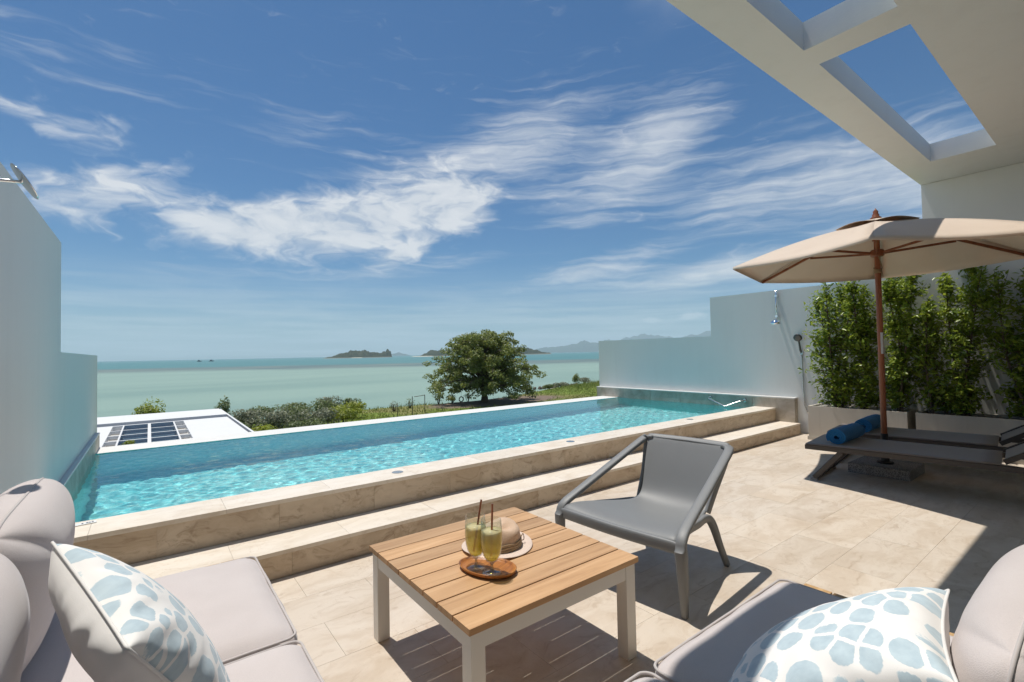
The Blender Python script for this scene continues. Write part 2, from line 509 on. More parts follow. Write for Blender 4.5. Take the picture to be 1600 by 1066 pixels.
M['hat_band'] = fabric('hat_band_ribbon', (0.36, 0.25, 0.14), (0.30, 0.20, 0.11))
M['rope'] = fabric('hemp_rope', (0.30, 0.19, 0.09), weave=200, bump=0.8)

def b_canopy_tr():
    mt = M['canopy']
    t = NT(mt.node_tree)
    p = [n for n in t.n if n.type == 'BSDF_PRINCIPLED'][0]
    out = [n for n in t.n if n.type == 'OUTPUT_MATERIAL'][0]
    tl = t.new('ShaderNodeBsdfTranslucent'); tl.inputs[0].default_value = (0.62, 0.42, 0.26, 1)
    mx = t.new('ShaderNodeMixShader'); mx.inputs[0].default_value = 0.13
    t.l.new(p.outputs[0], mx.inputs[1]); t.l.new(tl.outputs[0], mx.inputs[2]); t.l.new(mx.outputs[0], out.inputs[0])
b_canopy_tr()

def b_spots(t, p):
    uv = t.new('ShaderNodeTexCoord').outputs['UV']
    # rings of petal-like spots spreading from a corner of the pillow
    v = t.vmath('SUBTRACT', uv, (0.30, 0.22, 0))
    v = t.vmath('ADD', v, t.vmath('SCALE', t.vmath('SUBTRACT', t.noise(uv, 5, 3, 0.5, out='Color'), (0.5, 0.5, 0.5)), scale=0.02))
    vm = t.mapping(v, rot=(0, 0, 0.5), sc=(0.82, 1.15, 1))
    vx = t.voro(vm, 8.0, 'DISTANCE_TO_EDGE', 0.5)
    f1 = t.voro(vm, 8.0, 'F1', 0.5)
    rag = t.math('MULTIPLY', t.math('SUBTRACT', t.noise(uv, 75, 1, 0.5), 0.5), 0.075)
    msk = t.math('MULTIPLY', t.maprange(t.math('ADD', vx, rag), 0.07, 0.09, 0, 1), t.maprange(t.math('ADD', f1, rag), 0.56, 0.53, 0, 1))
    tone = t.noise(uv, 16, 5, 0.6)
    blue = t.mix(t.maprange(tone, 0.35, 0.7), (0.40, 0.50, 0.56), (0.50, 0.60, 0.65))
    t.put(p.inputs['Base Color'], t.mix(msk, (0.78, 0.765, 0.745), blue))
    v3 = t.new('ShaderNodeTexCoord').outputs['Object']
    t.put(p.inputs['Normal'], t.bump(t.math('ADD', t.noise(v3, 800, 2, 0.5), t.math('MULTIPLY', msk, 0.8)), 0.15, 0.003))
M['pillow_spots'] = principled('blue_spotted_pillow_fabric', b_spots, rough=0.9, Sheen_Weight=0.2)

def b_plastic(t, p):
    v = t.new('ShaderNodeTexCoord').outputs['Object']
    t.put(p.inputs['Base Color'], t.mix(t.noise(v, 4, 4, 0.6), (0.175, 0.18, 0.182), (0.20, 0.205, 0.208)))
    t.put(p.inputs['Normal'], t.bump(t.noise(v, 420, 2, 0.5), 0.12, 0.002))
M['plastic'] = principled('grey_moulded_plastic', b_plastic, rough=0.52)
M['dark_frame'] = principled('dark_brown_aluminium', color=(0.055, 0.047, 0.043), rough=0.42, metal=0.2)
M['grey_plastic'] = principled('grey_plastic_foot', color=(0.32, 0.29, 0.26), rough=0.6)
M['chrome'] = principled('chrome', color=(0.82, 0.84, 0.86), rough=0.08, metal=1.0)
M['dark_chrome'] = principled('dark_shower_metal', color=(0.10, 0.10, 0.10), rough=0.3, metal=0.7)
M['steel'] = principled('brushed_steel', color=(0.62, 0.61, 0.59), rough=0.25, metal=1.0)
M['copper'] = principled('copper_straw', color=(0.42, 0.16, 0.085), rough=0.28, metal=0.85)
M['black_metal'] = principled('black_metal_sleeve', color=(0.02, 0.02, 0.022), rough=0.45)
M['sticker'] = principled('white_paper_sticker', color=(0.62, 0.64, 0.65), rough=0.6)
M['light_lens'] = principled('recessed_light_lens', color=(0.16, 0.17, 0.21), rough=0.12)
M['mark_tile'] = principled('white_depth_tile', color=(0.78, 0.78, 0.77), rough=0.3)
M['mark_ink'] = principled('dark_marking', color=(0.06, 0.06, 0.09), rough=0.5)

def b_granite(t, p):
    v = t.new('ShaderNodeTexCoord').outputs['Object']
    a = t.noise(v, 130, 3, 0.6); b = t.voro(v, 170)
    c = t.ramp(a, [(0.38, (0.10, 0.095, 0.09)), (0.5, (0.28, 0.265, 0.25)), (0.62, (0.46, 0.44, 0.42))])
    t.put(p.inputs['Base Color'], t.mix(t.maprange(b, 0.2, 0.35, 0.5, 0), c, (0.05, 0.05, 0.05)))
    t.put(p.inputs['Normal'], t.bump(a, 0.4, 0.004))
M['granite'] = principled('grey_granite', b_granite, rough=0.75)
def b_planter(t, p):
    v = obj_coords(t)
    n = t.noise(t.mapping(v, sc=(1, 1, 0.5)), 3, 6, 0.6)
    c = t.mix(n, (0.56, 0.52, 0.45), (0.46, 0.425, 0.365))
    st = t.noise(t.mapping(v, sc=(5, 5, 0.5)), 3, 5, 0.6)
    c = t.mix(t.maprange(st, 0.55, 0.75, 0, 0.3), c, (0.33, 0.29, 0.24))
    t.put(p.inputs['Base Color'], c)
    t.put(p.inputs['Normal'], t.bump(t.noise(v, 60, 4, 0.6), 0.15, 0.004))
M['planter'] = principled('beige_stone_planter', b_planter, rough=0.6)
M['soil'] = principled('dark_soil', lambda t, p: t.put(p.inputs['Base Color'], t.mix(t.noise(t.new('ShaderNodeTexCoord').outputs['Object'], 40, 5, 0.7), (0.035, 0.025, 0.018), (0.11, 0.085, 0.06))), rough=1.0)
M['pebble'] = principled('white_pebbles', lambda t, p: t.put(p.inputs['Base Color'], t.mix(t.noise(t.new('ShaderNodeTexCoord').outputs['Object'], 30, 2, 0.5), (0.42, 0.40, 0.35), (0.68, 0.66, 0.60))), rough=0.7)
M['bark'] = principled('brown_bark', lambda t, p: t.put(p.inputs['Base Color'], t.mix(t.noise(t.mapping(t.new('ShaderNodeTexCoord').outputs['Object'], sc=(1, 1, 0.2)), 30, 5, 0.7), (0.05, 0.036, 0.026), (0.17, 0.125, 0.09))), rough=0.9)

def leaf_mat(name, a, b_, c_, trans=0.35, rough=0.42, tcol=None):
    mt, t, out = material(name)
    p = t.new('ShaderNodeBsdfPrincipled')
    g = t.new('ShaderNodeNewGeometry')
    rp = g.outputs['Random Per Island']
    n = t.noise(t.new('ShaderNodeTexCoord').outputs['Object'], 2.2, 3, 0.5)
    c = t.ramp(t.math('ADD', t.math('MULTIPLY', rp, 0.7), t.math('MULTIPLY', n, 0.3)), [(0.15, a), (0.5, b_), (0.85, c_)])
    t.put(p.inputs['Base Color'], c)
    p.inputs['Roughness'].default_value = rough
    tl = t.new('ShaderNodeBsdfTranslucent')
    t.put(tl.inputs[0], t.mix(0.5, c, tcol or tuple(min(1, x * 2.4) for x in c_)))
    mx = t.new('ShaderNodeMixShader'); mx.inputs[0].default_value = trans
    t.l.new(p.outputs[0], mx.inputs[1]); t.l.new(tl.outputs[0], mx.inputs[2]); t.l.new(mx.outputs[0], out.inputs[0])
    return mt
M['leaf_hedge'] = leaf_mat('glossy_hedge_leaf', (0.075, 0.14, 0.02), (0.165, 0.255, 0.032), (0.34, 0.42, 0.06), 0.44, 0.32, (0.50, 0.58, 0.06))
M['leaf_tree'] = leaf_mat('sea_almond_leaf', (0.06, 0.088, 0.018), (0.13, 0.175, 0.038), (0.28, 0.30, 0.08), 0.30, 0.5)
M['leaf_bush'] = leaf_mat('beach_bush_leaf', (0.06, 0.085, 0.03), (0.11, 0.15, 0.045), (0.20, 0.24, 0.09), 0.25, 0.55)
M['leaf_grey'] = leaf_mat('silvery_beach_leaf', (0.09, 0.105, 0.06), (0.17, 0.19, 0.115), (0.30, 0.31, 0.21), 0.2, 0.6)
M['leaf_bright'] = leaf_mat('bright_garden_leaf', (0.11, 0.14, 0.01), (0.20, 0.24, 0.02), (0.33, 0.36, 0.05), 0.3, 0.5)
M['grass'] = leaf_mat('rough_grass_blade', (0.10, 0.15, 0.02), (0.18, 0.24, 0.04), (0.28, 0.29, 0.09), 0.25, 0.7)

def b_land(t, p):
    v = t.new('ShaderNodeTexCoord').outputs['Object']
    n = t.noise(v, 0.09, 6, 0.6); n2 = t.noise(v, 1.1, 7, 0.65)
    g = t.ramp(n2, [(0.3, (0.09, 0.14, 0.02)), (0.55, (0.16, 0.215, 0.035)), (0.75, (0.25, 0.25, 0.08))])
    c = t.mix(t.maprange(n, 0.50, 0.62, 0, 0.6, True), g, (0.24, 0.185, 0.095))
    sx = t.new('ShaderNodeSeparateXYZ'); t.put(sx.inputs[0], v)
    sand = t.mix(t.noise(v, 0.8, 6, 0.6), (0.50, 0.44, 0.34), (0.40, 0.34, 0.26))
    edge = t.math('ADD', sx.outputs[2], t.math('MULTIPLY', t.math('SUBTRACT', n2, 0.5), 0.35))
    c = t.mix(t.maprange(edge, -4.42, -4.34, 1, 0), c, sand)
    # bare, leaf-littered earth below the big tree
    d = t.vmath('LENGTH', t.vmath('MULTIPLY', t.vmath('SUBTRACT', v, (32.0, 44.6, -4.2)), (0.105, 0.24, 0.0)))
    litter = t.mix(t.noise(v, 2.2, 6, 0.7), (0.10, 0.07, 0.05), (0.28, 0.22, 0.17))
    c = t.mix(t.maprange(t.math('ADD', d, t.math('MULTIPLY', t.math('SUBTRACT', n2, 0.5), 0.5)), 0.85, 1.05, 1, 0), c, litter)
    t.put(p.inputs['Base Color'], c)
    t.put(p.inputs['Normal'], t.bump(n2, 0.6, 0.15))
M['land'] = principled('coastal_grass_and_sand', b_land, rough=0.95, spec=0.2)

def b_sea(t, p):
    v = t.new('ShaderNodeTexCoord').outputs['Object']
    # distance offshore, measured along the view over the bay
    along = t.vmath('DOT_PRODUCT', v, (0.55, 0.835, 0.0))
    big = t.noise(t.mapping(v, rot=(0, 0, 0.58), sc=(1, 0.35, 1)), 0.006, 6, 0.6, 0.3)
    pat = t.noise(t.mapping(v, rot=(0, 0, -0.58), sc=(0.35, 1.6, 1)), 0.03, 7, 0.62, 0.3)
    d = t.math('ADD', along, t.math('MULTIPLY', t.math('SUBTRACT', big, 0.5), 150.0))
    sh = t.mix(t.maprange(pat, 0.35, 0.68, 0, 1, True), (0.245, 0.35, 0.285), (0.18, 0.28, 0.235))
    sh = t.mix(t.maprange(along, 60, 190, 0, 0.5, True), sh, (0.265, 0.37, 0.30))
    reef = t.mix(t.maprange(pat, 0.4, 0.6, 0, 1, True), (0.10, 0.155, 0.145), (0.165, 0.21, 0.18))
    deep = t.mix(t.maprange(pat, 0.38, 0.65, 0, 1, True), (0.06, 0.185, 0.19), (0.09, 0.225, 0.22))
    c = t.mix(t.maprange(d, 230, 300, 0, 1, True), sh, reef)
    c = t.mix(t.maprange(d, 340, 420, 0, 1, True), c, deep)
    c = t.mix(t.maprange(along, 1500, 6000, 0, 0.6, True), c, (0.055, 0.15, 0.16))
    fo = t.noise(t.mapping(v, rot=(0, 0, -0.58), sc=(0.12, 1.0, 1)), 0.55, 4, 0.7)
    c = t.mix(t.maprange(fo, 0.715, 0.75, 0, 0.35), c, (0.62, 0.70, 0.66))
    t.put(p.inputs['Base Color'], c)
    t.put(p.inputs['Normal'], t.bump(t.math('ADD', t.noise(t.mapping(v, rot=(0, 0, -0.58), sc=(0.5, 1.6, 1)), 0.9, 5, 0.6), t.math('MULTIPLY', fo, 0.6)), 0.5, 0.25))
M['sea'] = principled('shallow_turquoise_sea', b_sea, rough=0.45, spec=0.25)
M['foam'] = principled('white_foam', color=(0.75, 0.80, 0.80), rough=0.9)

def b_island(t, p):
    v = t.new('ShaderNodeTexCoord').outputs['Object']
    n = t.noise(v, 0.06, 6, 0.65)
    c = t.ramp(n, [(0.35, (0.028, 0.036, 0.02)), (0.6, (0.055, 0.06, 0.03)), (0.8, (0.12, 0.10, 0.07))])
    z = t.new('ShaderNodeSeparateXYZ'); t.put(z.inputs[0], v)
    rk = t.mix(t.noise(v, 0.12, 4, 0.6), (0.16, 0.12, 0.09), (0.42, 0.36, 0.28))
    c = t.mix(t.maprange(t.math('ADD', z.outputs[2], t.math('MULTIPLY', n, 4)), -2.2, -0.4, 1, 0), c, rk)
    t.put(p.inputs['Base Color'], c)
M['island'] = principled('wooded_island', b_island, rough=1.0, spec=0.1)
M['sand'] = principled('pale_sand', color=(0.62, 0.56, 0.44), rough=1.0, spec=0.1)
M['hill'] = principled('forested_hill', lambda t, p: t.put(p.inputs['Base Color'], t.mix(t.noise(t.new('ShaderNodeTexCoord').outputs['Object'], 0.004, 6, 0.6), (0.03, 0.05, 0.04), (0.055, 0.075, 0.055))), rough=1.0, spec=0.1)

M['villa_roof'] = principled('white_roof_coating', lambda t, p: t.put(p.inputs['Base Color'], t.mix(t.noise(t.new('ShaderNodeTexCoord').outputs['Object'], 0.7, 6, 0.6), (0.72, 0.72, 0.71), (0.64, 0.64, 0.63))), rough=0.7)
M['villa_grey'] = principled('grey_gutter', color=(0.24, 0.23, 0.23), rough=0.7)
M['court_shade'] = principled('roof_opening_shade', color=(0.018, 0.026, 0.036), rough=0.12)  # near-black fill for the shaded court below the villa roof openings
M['fence_wood'] = principled('weathered_fence_wood', color=(0.14, 0.11, 0.085), rough=0.9)
M['boat_hull'] = principled('boat_paint', color=(0.05, 0.07, 0.09), rough=0.5)
M['boat_white'] = principled('boat_white_cabin', color=(0.7, 0.7, 0.7), rough=0.5)
# ------------------------------------------------------------------ land, sea, islands
def sstep(x, a, b):
    t = np.clip((x - a) / (b - a), 0, 1)
    return t * t * (3 - 2 * t)
def shore_y(x):
    return 47.0 + 1.2 * np.sin(x * 0.11) + 10.0 * sstep(x, 26, 62) + 0.10 * np.clip(x - 62, 0, None) - 0.02 * np.clip(-x, 0, None)
xs = np.unique(np.concatenate([np.linspace(-900, -30, 24), np.linspace(-30, 100, 131), np.linspace(100, 900, 24)]))
ys = np.unique(np.concatenate([np.linspace(-600, 20, 14), np.linspace(20, 78, 100), np.linspace(78, 150, 10)]))
X, Y = np.meshgrid(xs, ys)
sy = shore_y(X)
wd = 3.0 + 5.0 * sstep(X, 28, 50)
Z = -4.2 - 1.5 * sstep((Y - sy) / wd, 0, 1.3) - 3.0 * sstep(Y - sy - wd, 0, 40)
nz = np.array([noise.noise(Vector((x * 0.35, y * 0.35, 0))) for x, y in zip(X.ravel(), Y.ravel())]).reshape(X.shape)
Z += 0.07 * nz
nx, ny = len(xs), len(ys)
V = np.stack([X, Y, Z], -1).reshape(-1, 3)
idx = np.arange(nx * ny).reshape(ny, nx)
F = np.stack([idx[:-1, :-1], idx[:-1, 1:], idx[1:, 1:], idx[1:, :-1]], -1).reshape(-1, 4)
tag(mesh_np('ground', V, F, M['land'], smooth=True), kind='structure')

bm = BM()
ring = [bm.verts.new((16000 * math.cos(a), 16000 * math.sin(a), -5.0)) for a in [2 * math.pi * k / 96 for k in range(96)]]
bm.faces.new(ring)
tag(obj('sea', bm, M['sea']), kind='structure')

def ridge(name, az0, az1, dist, depth, hfun, mat, base=-5.6, n=90, rows=9, rough=0.0, seed=0):
    """a ridge of land seen between two bearings: a height field with real depth"""
    Vv = []
    for i in range(n + 1):
        s = i / n
        a = R(az0 + (az1 - az0) * s)
        for j in range(rows + 1):
            q = j / rows
            d = dist + (q - 0.5) * depth
            h = hfun(s) * math.sin(math.pi * q) ** 0.7
            h *= 1 + rough * noise.fractal(Vector((s * 26 + seed, q * 5, seed)), 1.0, 2.0, 4)
            Vv.append((math.sin(a) * d, math.cos(a) * d, base + max(h, 0)))
    id2 = np.arange((n + 1) * (rows + 1)).reshape(n + 1, rows + 1)
    Ff = np.stack([id2[:-1, :-1], id2[1:, :-1], id2[1:, 1:], id2[:-1, 1:]], -1).reshape(-1, 4)
    return tag(mesh_np(name, Vv, Ff, mat, smooth=True), kind='structure')
def bumps(pts):
    def f(s):
        for (a, ha), (b, hb) in zip(pts[:-1], pts[1:]):
            if a <= s <= b:
                t = (s - a) / (b - a)
                t = t * t * (3 - 2 * t)
                return ha + (hb - ha) * t
        return 0
    return f
ridge('island', 15.4, 23.2, 1900, 120, bumps([(0, 0), (.12, 6), (.3, 19), (.45, 27), (.6, 27), (.75, 20), (.84, 16), (.87, 22), (.93, 29), (.97, 24), (1, 0)]), M['island'], n=130, rough=0.30, seed=3)
ridge('island', 25.6, 42.2, 1950, 130, bumps([(0, 0), (.04, 3), (.09, 14), (.11, 22), (.2, 24), (.3, 21), (.5, 26), (.7, 30), (.8, 27), (.88, 20), (.93, 9), (.97, 6), (1, 0)]), M['island'], n=220, rough=0.30, seed=11)
ridge('sand_spit', 25.0, 28.2, 1840, 40, bumps([(0, 0), (.3, 2.6), (.8, 2.6), (1, 0)]), M['sand'], n=30)
ridge('sand_spit', 18.4, 20.0, 1800, 30, bumps([(0, 0), (.3, 2.0), (.8, 2.0), (1, 0)]), M['sand'], n=20)
ridge('hills', 22.4, 25.4, 9000, 700, bumps([(0, 0), (.35, 45), (.5, 62), (.7, 35), (1, 0)]), M['hill'], n=40, rough=0.12, seed=5)
ridge('hills', 37.5, 51.0, 9500, 1600, bumps([(0, 0), (.1, 40), (.3, 110), (.45, 130), (.55, 170), (.62, 222), (.7, 185), (.8, 165), (.9, 110), (1, 0)]), M['hill'], n=160, rough=0.14, seed=21)
ridge('hills', 47.0, 57.5, 11500, 1600, bumps([(0, 0), (.15, 290), (.25, 250), (.4, 330), (.55, 388), (.62, 365), (.7, 350), (.85, 310), (1, 0)]), M['hill'], n=140, rough=0.10, seed=33)
ridge('hills', 55.0, 76.0, 11000, 1800, bumps([(0, 0), (.08, 270), (.16, 340), (.25, 410), (.4, 360), (.6, 380), (.8, 240), (1, 0)]), M['hill'], n=160, rough=0.10, seed=41)

# ------------------------------------------------------------------ haze in the air over the bay
bm = BM()
box(bm, -16500, 16500, -16500, 16500, -9.5, 520)
hz, t, out = material('sea_haze')
pv = t.new('ShaderNodeVolumePrincipled')
pv.inputs['Color'].default_value = (0.80, 0.93, 1.0, 1)
pv.inputs['Density'].default_value = 1.0e-4
pv.inputs['Anisotropy'].default_value = 0.0
t.l.new(pv.outputs[0], out.inputs['Volume'])
tag(obj('haze', bm, hz), kind='stuff')

# ------------------------------------------------------------------ terrace floor of travertine tiles
XL, XR = -0.48, 7.90
def clipped_tiles(parent, name, x0, x1, joints_x, y0, y1, z0, z1, mat, gap=0.0012, bev=0.0008, jit=0.0003):
    """slabs laid end to end between x0 and x1; joints_x = first joint and length"""
    j, L = joints_x
    k = math.floor((x0 - j) / L)
    cache = {}
    while j + k * L < x1 - 1e-6:
        a = max(x0, j + k * L); b = min(x1, j + (k + 1) * L)
        k += 1
        if b - a < 0.02: continue
        key = round(b - a, 4)
        cx, cy, cz = (a + b) / 2, (y0 + y1) / 2, (z0 + z1) / 2
        if key not in cache:
            b_ = BM()
            hx, hy, hz_ = (b - a) / 2 - gap / 2, (y1 - y0) / 2 - gap / 2, (z1 - z0) / 2
            box(b_, -hx, hx, -hy, hy, -hz_, hz_)
            o = obj(name, b_, mat, bevel=bev, seg=1)
            cache[key] = o.data
        else:
            o = bpy.data.objects.new(name, cache[key]); COL.objects.link(o)
        o.location = (cx, cy, cz + rnd.uniform(-jit, jit))
        o.parent = parent
bm = BM(); box(bm, XL, XR, -2.2, 3.2, -0.30, -0.003)
floor = tag(obj('terrace_floor', bm, M['grout']), kind='structure')
k = 0
yy = 3.1
while yy > -2.1:
    clipped_tiles(floor, 'tile', XL, XR, (0.035 + (0.3225 if k % 2 else 0.0), 0.645), yy - 0.325, yy, -0.012, 0.0, M['floor_stone'])
    yy -= 0.325; k += 1

# ------------------------------------------------------------------ pool: steps, coping, basin, water
bm = BM(); box(bm, XL, 7.80, 3.112, 3.47, -0.3, 0.136)
step = tag(obj('pool_step', bm, M['grout']), kind='structure')
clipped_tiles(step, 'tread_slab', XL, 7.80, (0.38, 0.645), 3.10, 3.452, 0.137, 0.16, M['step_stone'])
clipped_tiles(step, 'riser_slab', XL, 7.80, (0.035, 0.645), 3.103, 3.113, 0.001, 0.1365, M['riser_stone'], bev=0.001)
bm = BM(); box(bm, XL, 7.80, 3.462, 3.75, -1.2, 0.338)
coping = tag(obj('pool_coping', bm, M['grout']), kind='structure')
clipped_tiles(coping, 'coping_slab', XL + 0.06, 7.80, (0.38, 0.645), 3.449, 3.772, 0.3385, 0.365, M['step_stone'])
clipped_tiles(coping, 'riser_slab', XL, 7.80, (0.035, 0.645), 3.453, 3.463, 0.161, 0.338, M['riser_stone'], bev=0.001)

PX0, PX1, PY0, PY1, PZ, WZ = -0.445, 7.80, 3.772, 6.60, -0.90, 0.33
bm = BM()
def quad(bm, *ps):
    return bm.faces.new([bm.verts.new(p) for p in ps])
quad(bm, (PX0, PY0, PZ), (PX1, PY0, PZ), (PX1, PY1, PZ), (PX0, PY1, PZ))
quad(bm, (PX0, PY1, PZ), (PX1, PY1, PZ), (PX1, PY1, .336), (PX0, PY1, .336))
quad(bm, (PX0, PY0, PZ), (PX0, PY1, PZ), (PX0, PY1, WZ - .01), (PX0, PY0, WZ - .01))
quad(bm, (PX1, PY1, PZ), (PX1, PY0, PZ), (PX1, PY0, WZ - .01), (PX1, PY1, WZ - .01))
quad(bm, (PX1, PY0, PZ), (PX0, PY0, PZ), (PX0, PY0, .3384), (PX1, PY0, .3384))
basin = tag(obj('pool_basin', bm, M['mosaic']), kind='structure')
basin.cycles.is_caustics_receiver = True

nx, ny = 480, 166
gx = np.linspace(PX0 + .001, PX1 - .001, nx); gy = np.linspace(PY0 + .001, PY1 - .001, ny)
X, Y = np.meshgrid(gx, gy)
rs = np.random.RandomState(4)
Zw = np.zeros_like(X)
for i in range(40):
    lam = 0.050 * (0.26 / 0.050) ** rs.rand(); th = rs.uniform(0, 2 * math.pi)
    kx, ky = 2 * math.pi / lam * math.cos(th), 2 * math.pi / lam * math.sin(th)
    Zw += (0.00014 * lam / 0.16) * np.sin(kx * X + ky * Y + rs.uniform(0, 6.28))
V = np.stack([X, Y, WZ + Zw], -1).reshape(-1, 3)
idx = np.arange(nx * ny).reshape(ny, nx)
F = np.stack([idx[:-1, :-1], idx[:-1, 1:], idx[1:, 1:], idx[1:, :-1]], -1).reshape(-1, 4)
water = tag(mesh_np('pool_water', V, F, M['water'], smooth=True), kind='structure')
water.cycles.is_caustics_caster = True

bm = BM(); box(bm, XL, XR, 6.603, 7.05, -4.4, 0.337)
tag(obj('pool_edge', bm, M['ledge'], bevel=0.004), kind='structure')

# ------------------------------------------------------------------ boundary walls
def wall_mesh(bm, x0, x1, prof, zb):
    """prof: list of (y_from, y_to, top) running along +Y"""
    pts = [(prof[0][0], zb)]
    for (a, b, zt) in prof:
        pts += [(a, zt), (b, zt)]
    pts.append((prof[-1][1], zb))
    A = [bm.verts.new((x0, y, z)) for y, z in pts]
    B = [bm.verts.new((x1, y, z)) for y, z in pts]
    bm.faces.new(A); bm.faces.new(B[::-1])
    n = len(pts)
    for i in range(n):
        bm.faces.new((A[i], B[i], B[(i + 1) % n], A[(i + 1) % n]))
rw = thing('boundary_wall', 'white stepped plaster wall behind the shrubs and shower', 'wall', (8.0, 2.5, 0))
bm = BM(); wall_mesh(bm, 7.90, 8.10, [(-2.2, 1.61, 3.357), (1.61, 2.58, 2.89), (2.58, 4.55, 2.215), (4.55, 7.2, 1.53)], -4.4)
obj('wall', bm, M['plaster'], rw, bevel=0.006)
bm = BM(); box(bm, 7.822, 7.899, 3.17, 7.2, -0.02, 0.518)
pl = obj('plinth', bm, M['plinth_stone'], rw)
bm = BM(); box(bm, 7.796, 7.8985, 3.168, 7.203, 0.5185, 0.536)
obj('plinth_top_strip', bm, M['ledge'], rw, bevel=0.002)  # whiter than the stone to draw the plinth's sunlit top edge
for a, b in [(3.172, 3.81), (3.81, 4.47), (4.47, 5.13), (5.13, 5.79), (5.79, 6.45), (6.45, 7.195)]:
    bm = BM(); box(bm, -0.01, 0.01, -(b - a) / 2 + .0015, (b - a) / 2 - .0015, -0.255, 0.255)
    o = obj('stone_panel', bm, M['plinth_stone'], bevel=0.001, seg=1)
    o.location = (7.8115, (a + b) / 2, 0.2625); o.parent = pl
lw = thing('boundary_wall', 'white stepped plaster wall behind the sofa with round shower head', 'wall', (-0.58, 2.5, 0))
bm = BM(); wall_mesh(bm, -0.68, -0.48, [(-2.2, 1.61, 3.357), (1.61, 2.58, 2.80), (2.58, 4.44, 2.115), (4.44, 7.3, 1.367)], -4.4)
obj('wall', bm, M['plaster'], lw, bevel=0.006)
bm = BM(); box(bm, -0.479, -0.456, 3.78, 7.08, -0.02, 0.486)
pl = obj('plinth', bm, M['plinth_stone'], lw)
bm = BM(); box(bm, -0.479, -0.441, 3.776, 7.085, 0.4865, 0.50)
obj('plinth_top_strip', bm, M['ledge'], lw, bevel=0.002)
for a, b in [(3.78, 4.44), (4.44, 5.10), (5.10, 5.76), (5.76, 6.42), (6.42, 7.08)]:
    bm = BM(); box(bm, -0.01, 0.01, -(b - a) / 2 + .0015, (b - a) / 2 - .0015, -0.24, 0.24)
    o = obj('stone_panel', bm, M['plinth_stone'], bevel=0.001, seg=1)
    o.location = (-0.4545, (a + b) / 2, 0.245); o.parent = pl

# ------------------------------------------------------------------ roof slab with sky openings
def grid_slab(bm, xs, ys, hole, z0, z1):
    nx, ny = len(xs), len(ys)
    T = {}; Bt = {}
    def vt(d, i, j, z):
        if (i, j) not in d: d[(i, j)] = bm.verts.new((xs[i], ys[j], z))
        return d[(i, j)]
    full = lambda i, j: 0 <= i < nx - 1 and 0 <= j < ny - 1 and (i, j) not in hole
    for i in range(nx - 1):
        for j in range(ny - 1):
            if not full(i, j): continue
            bm.faces.new([vt(T, a, b, z1) for a, b in ((i, j), (i + 1, j), (i + 1, j + 1), (i, j + 1))])
            bm.faces.new([vt(Bt, a, b, z0) for a, b in ((i, j + 1), (i + 1, j + 1), (i + 1, j), (i, j))])
            for (di, dj, a, b) in ((-1, 0, (i, j), (i, j + 1)), (1, 0, (i + 1, j), (i + 1, j + 1)), (0, -1, (i, j), (i + 1, j)), (0, 1, (i, j + 1), (i + 1, j + 1))):
                if not full(i + di, j + dj):
                    bm.faces.new((vt(Bt, *a, z0), vt(Bt, *b, z0), vt(T, *b, z1), vt(T, *a, z1)))
rf = thing('roof_overhang', 'white flat roof overhang with rectangular sky openings', 'roof', (4, 0, 3.36))
bm = BM()
grid_slab(bm, [-0.70, 0.52, 3.615, 3.88, 6.98, 8.12], [-2.22, 0.81, 1.332, 1.612], {(1, 1), (3, 1)}, 3.36, 3.56)
obj('slab', bm, M['plaster'], rf, bevel=0.004)
bm = BM(); box(bm, -0.479, 7.899, -2.2, -2.0, 0.001, 3.358)  # unseen wall, added to keep out sky light from the rear
tag(obj('unseen_house_wall', bm, M['plaster']), 'unseen white house wall added behind the sofas to hold back sky light', 'wall')

# ------------------------------------------------------------------ villa on the slope below
vl = thing('villa', 'low white villa with flat roof and roof openings filled with dark shade colour beyond pool edge', 'villa', (0, 32, -4.2))
bm = BM(); box(bm, -9.0, 4.0, 21.0, 41.2, -4.5, -2.76); obj('wall', bm, M['villa_roof'], vl)
bm = BM(); grid_slab(bm, [-9.2, -1.68, 1.68, 4.05], [20.8, 27.2, 36.05, 36.3], {(1, 1)}, -2.755, -2.5)
roof = obj('roof', bm, M['villa_roof'], vl, bevel=0.02, seg=1)
bm = BM(); box(bm, -9.2, 4.05, 36.31, 37.0, -2.755, -2.66); obj('gutter', bm, M['villa_grey'], vl)
bm = BM(); box(bm, -9.2, 4.12, 37.01, 41.6, -2.755, -2.40); obj('rear_roof', bm, M['villa_roof'], vl, bevel=0.03, seg=1)
bm = BM(); box(bm, 4.06, 4.16, 20.8, 41.6, -2.76, -2.62); obj('gutter', bm, M['villa_grey'], vl)
bm = BM(); box(bm, 4.17, 4.28, 20.8, 41.7, -2.78, -2.46); obj('edge_trim', bm, M['villa_roof'], vl)
bm = BM()
bm.free()
for xa, xb in ((-1.22, -1.15), (-0.07, 0.07), (1.15, 1.22)):
    bm = BM(); box(bm, xa, xb, 27.2, 36.05, -2.70, -2.49); obj('opening_bar', bm, M['villa_roof'], vl)
rows = [27.2, 29.5, 31.6, 33.8, 36.05]
for j in range(4):
    bm = BM(); box(bm, -1.68, 1.68, rows[j] - .07, rows[j] + .07, -2.68, -2.515); obj('crossbar', bm, M['villa_roof'], vl)
    for xa, xb in ((-1.15, -0.07), (0.07, 1.15)):
        bm = BM(); box(bm, xa, xb, rows[j] + .07, rows[j + 1] - .07, -2.75, -2.735); obj('shade_sheet', bm, M['court_shade'], vl)  # dark sheets in open roof bays, coloured as the shade inside
    for xa, xb in ((-1.66, -1.23), (1.23, 1.66)):
        bm = BM(); box(bm, xa, xb, rows[j] + .25, rows[j + 1] - .5, -2.74, -2.70); obj('louvre_panel', bm, M['planter'], vl)

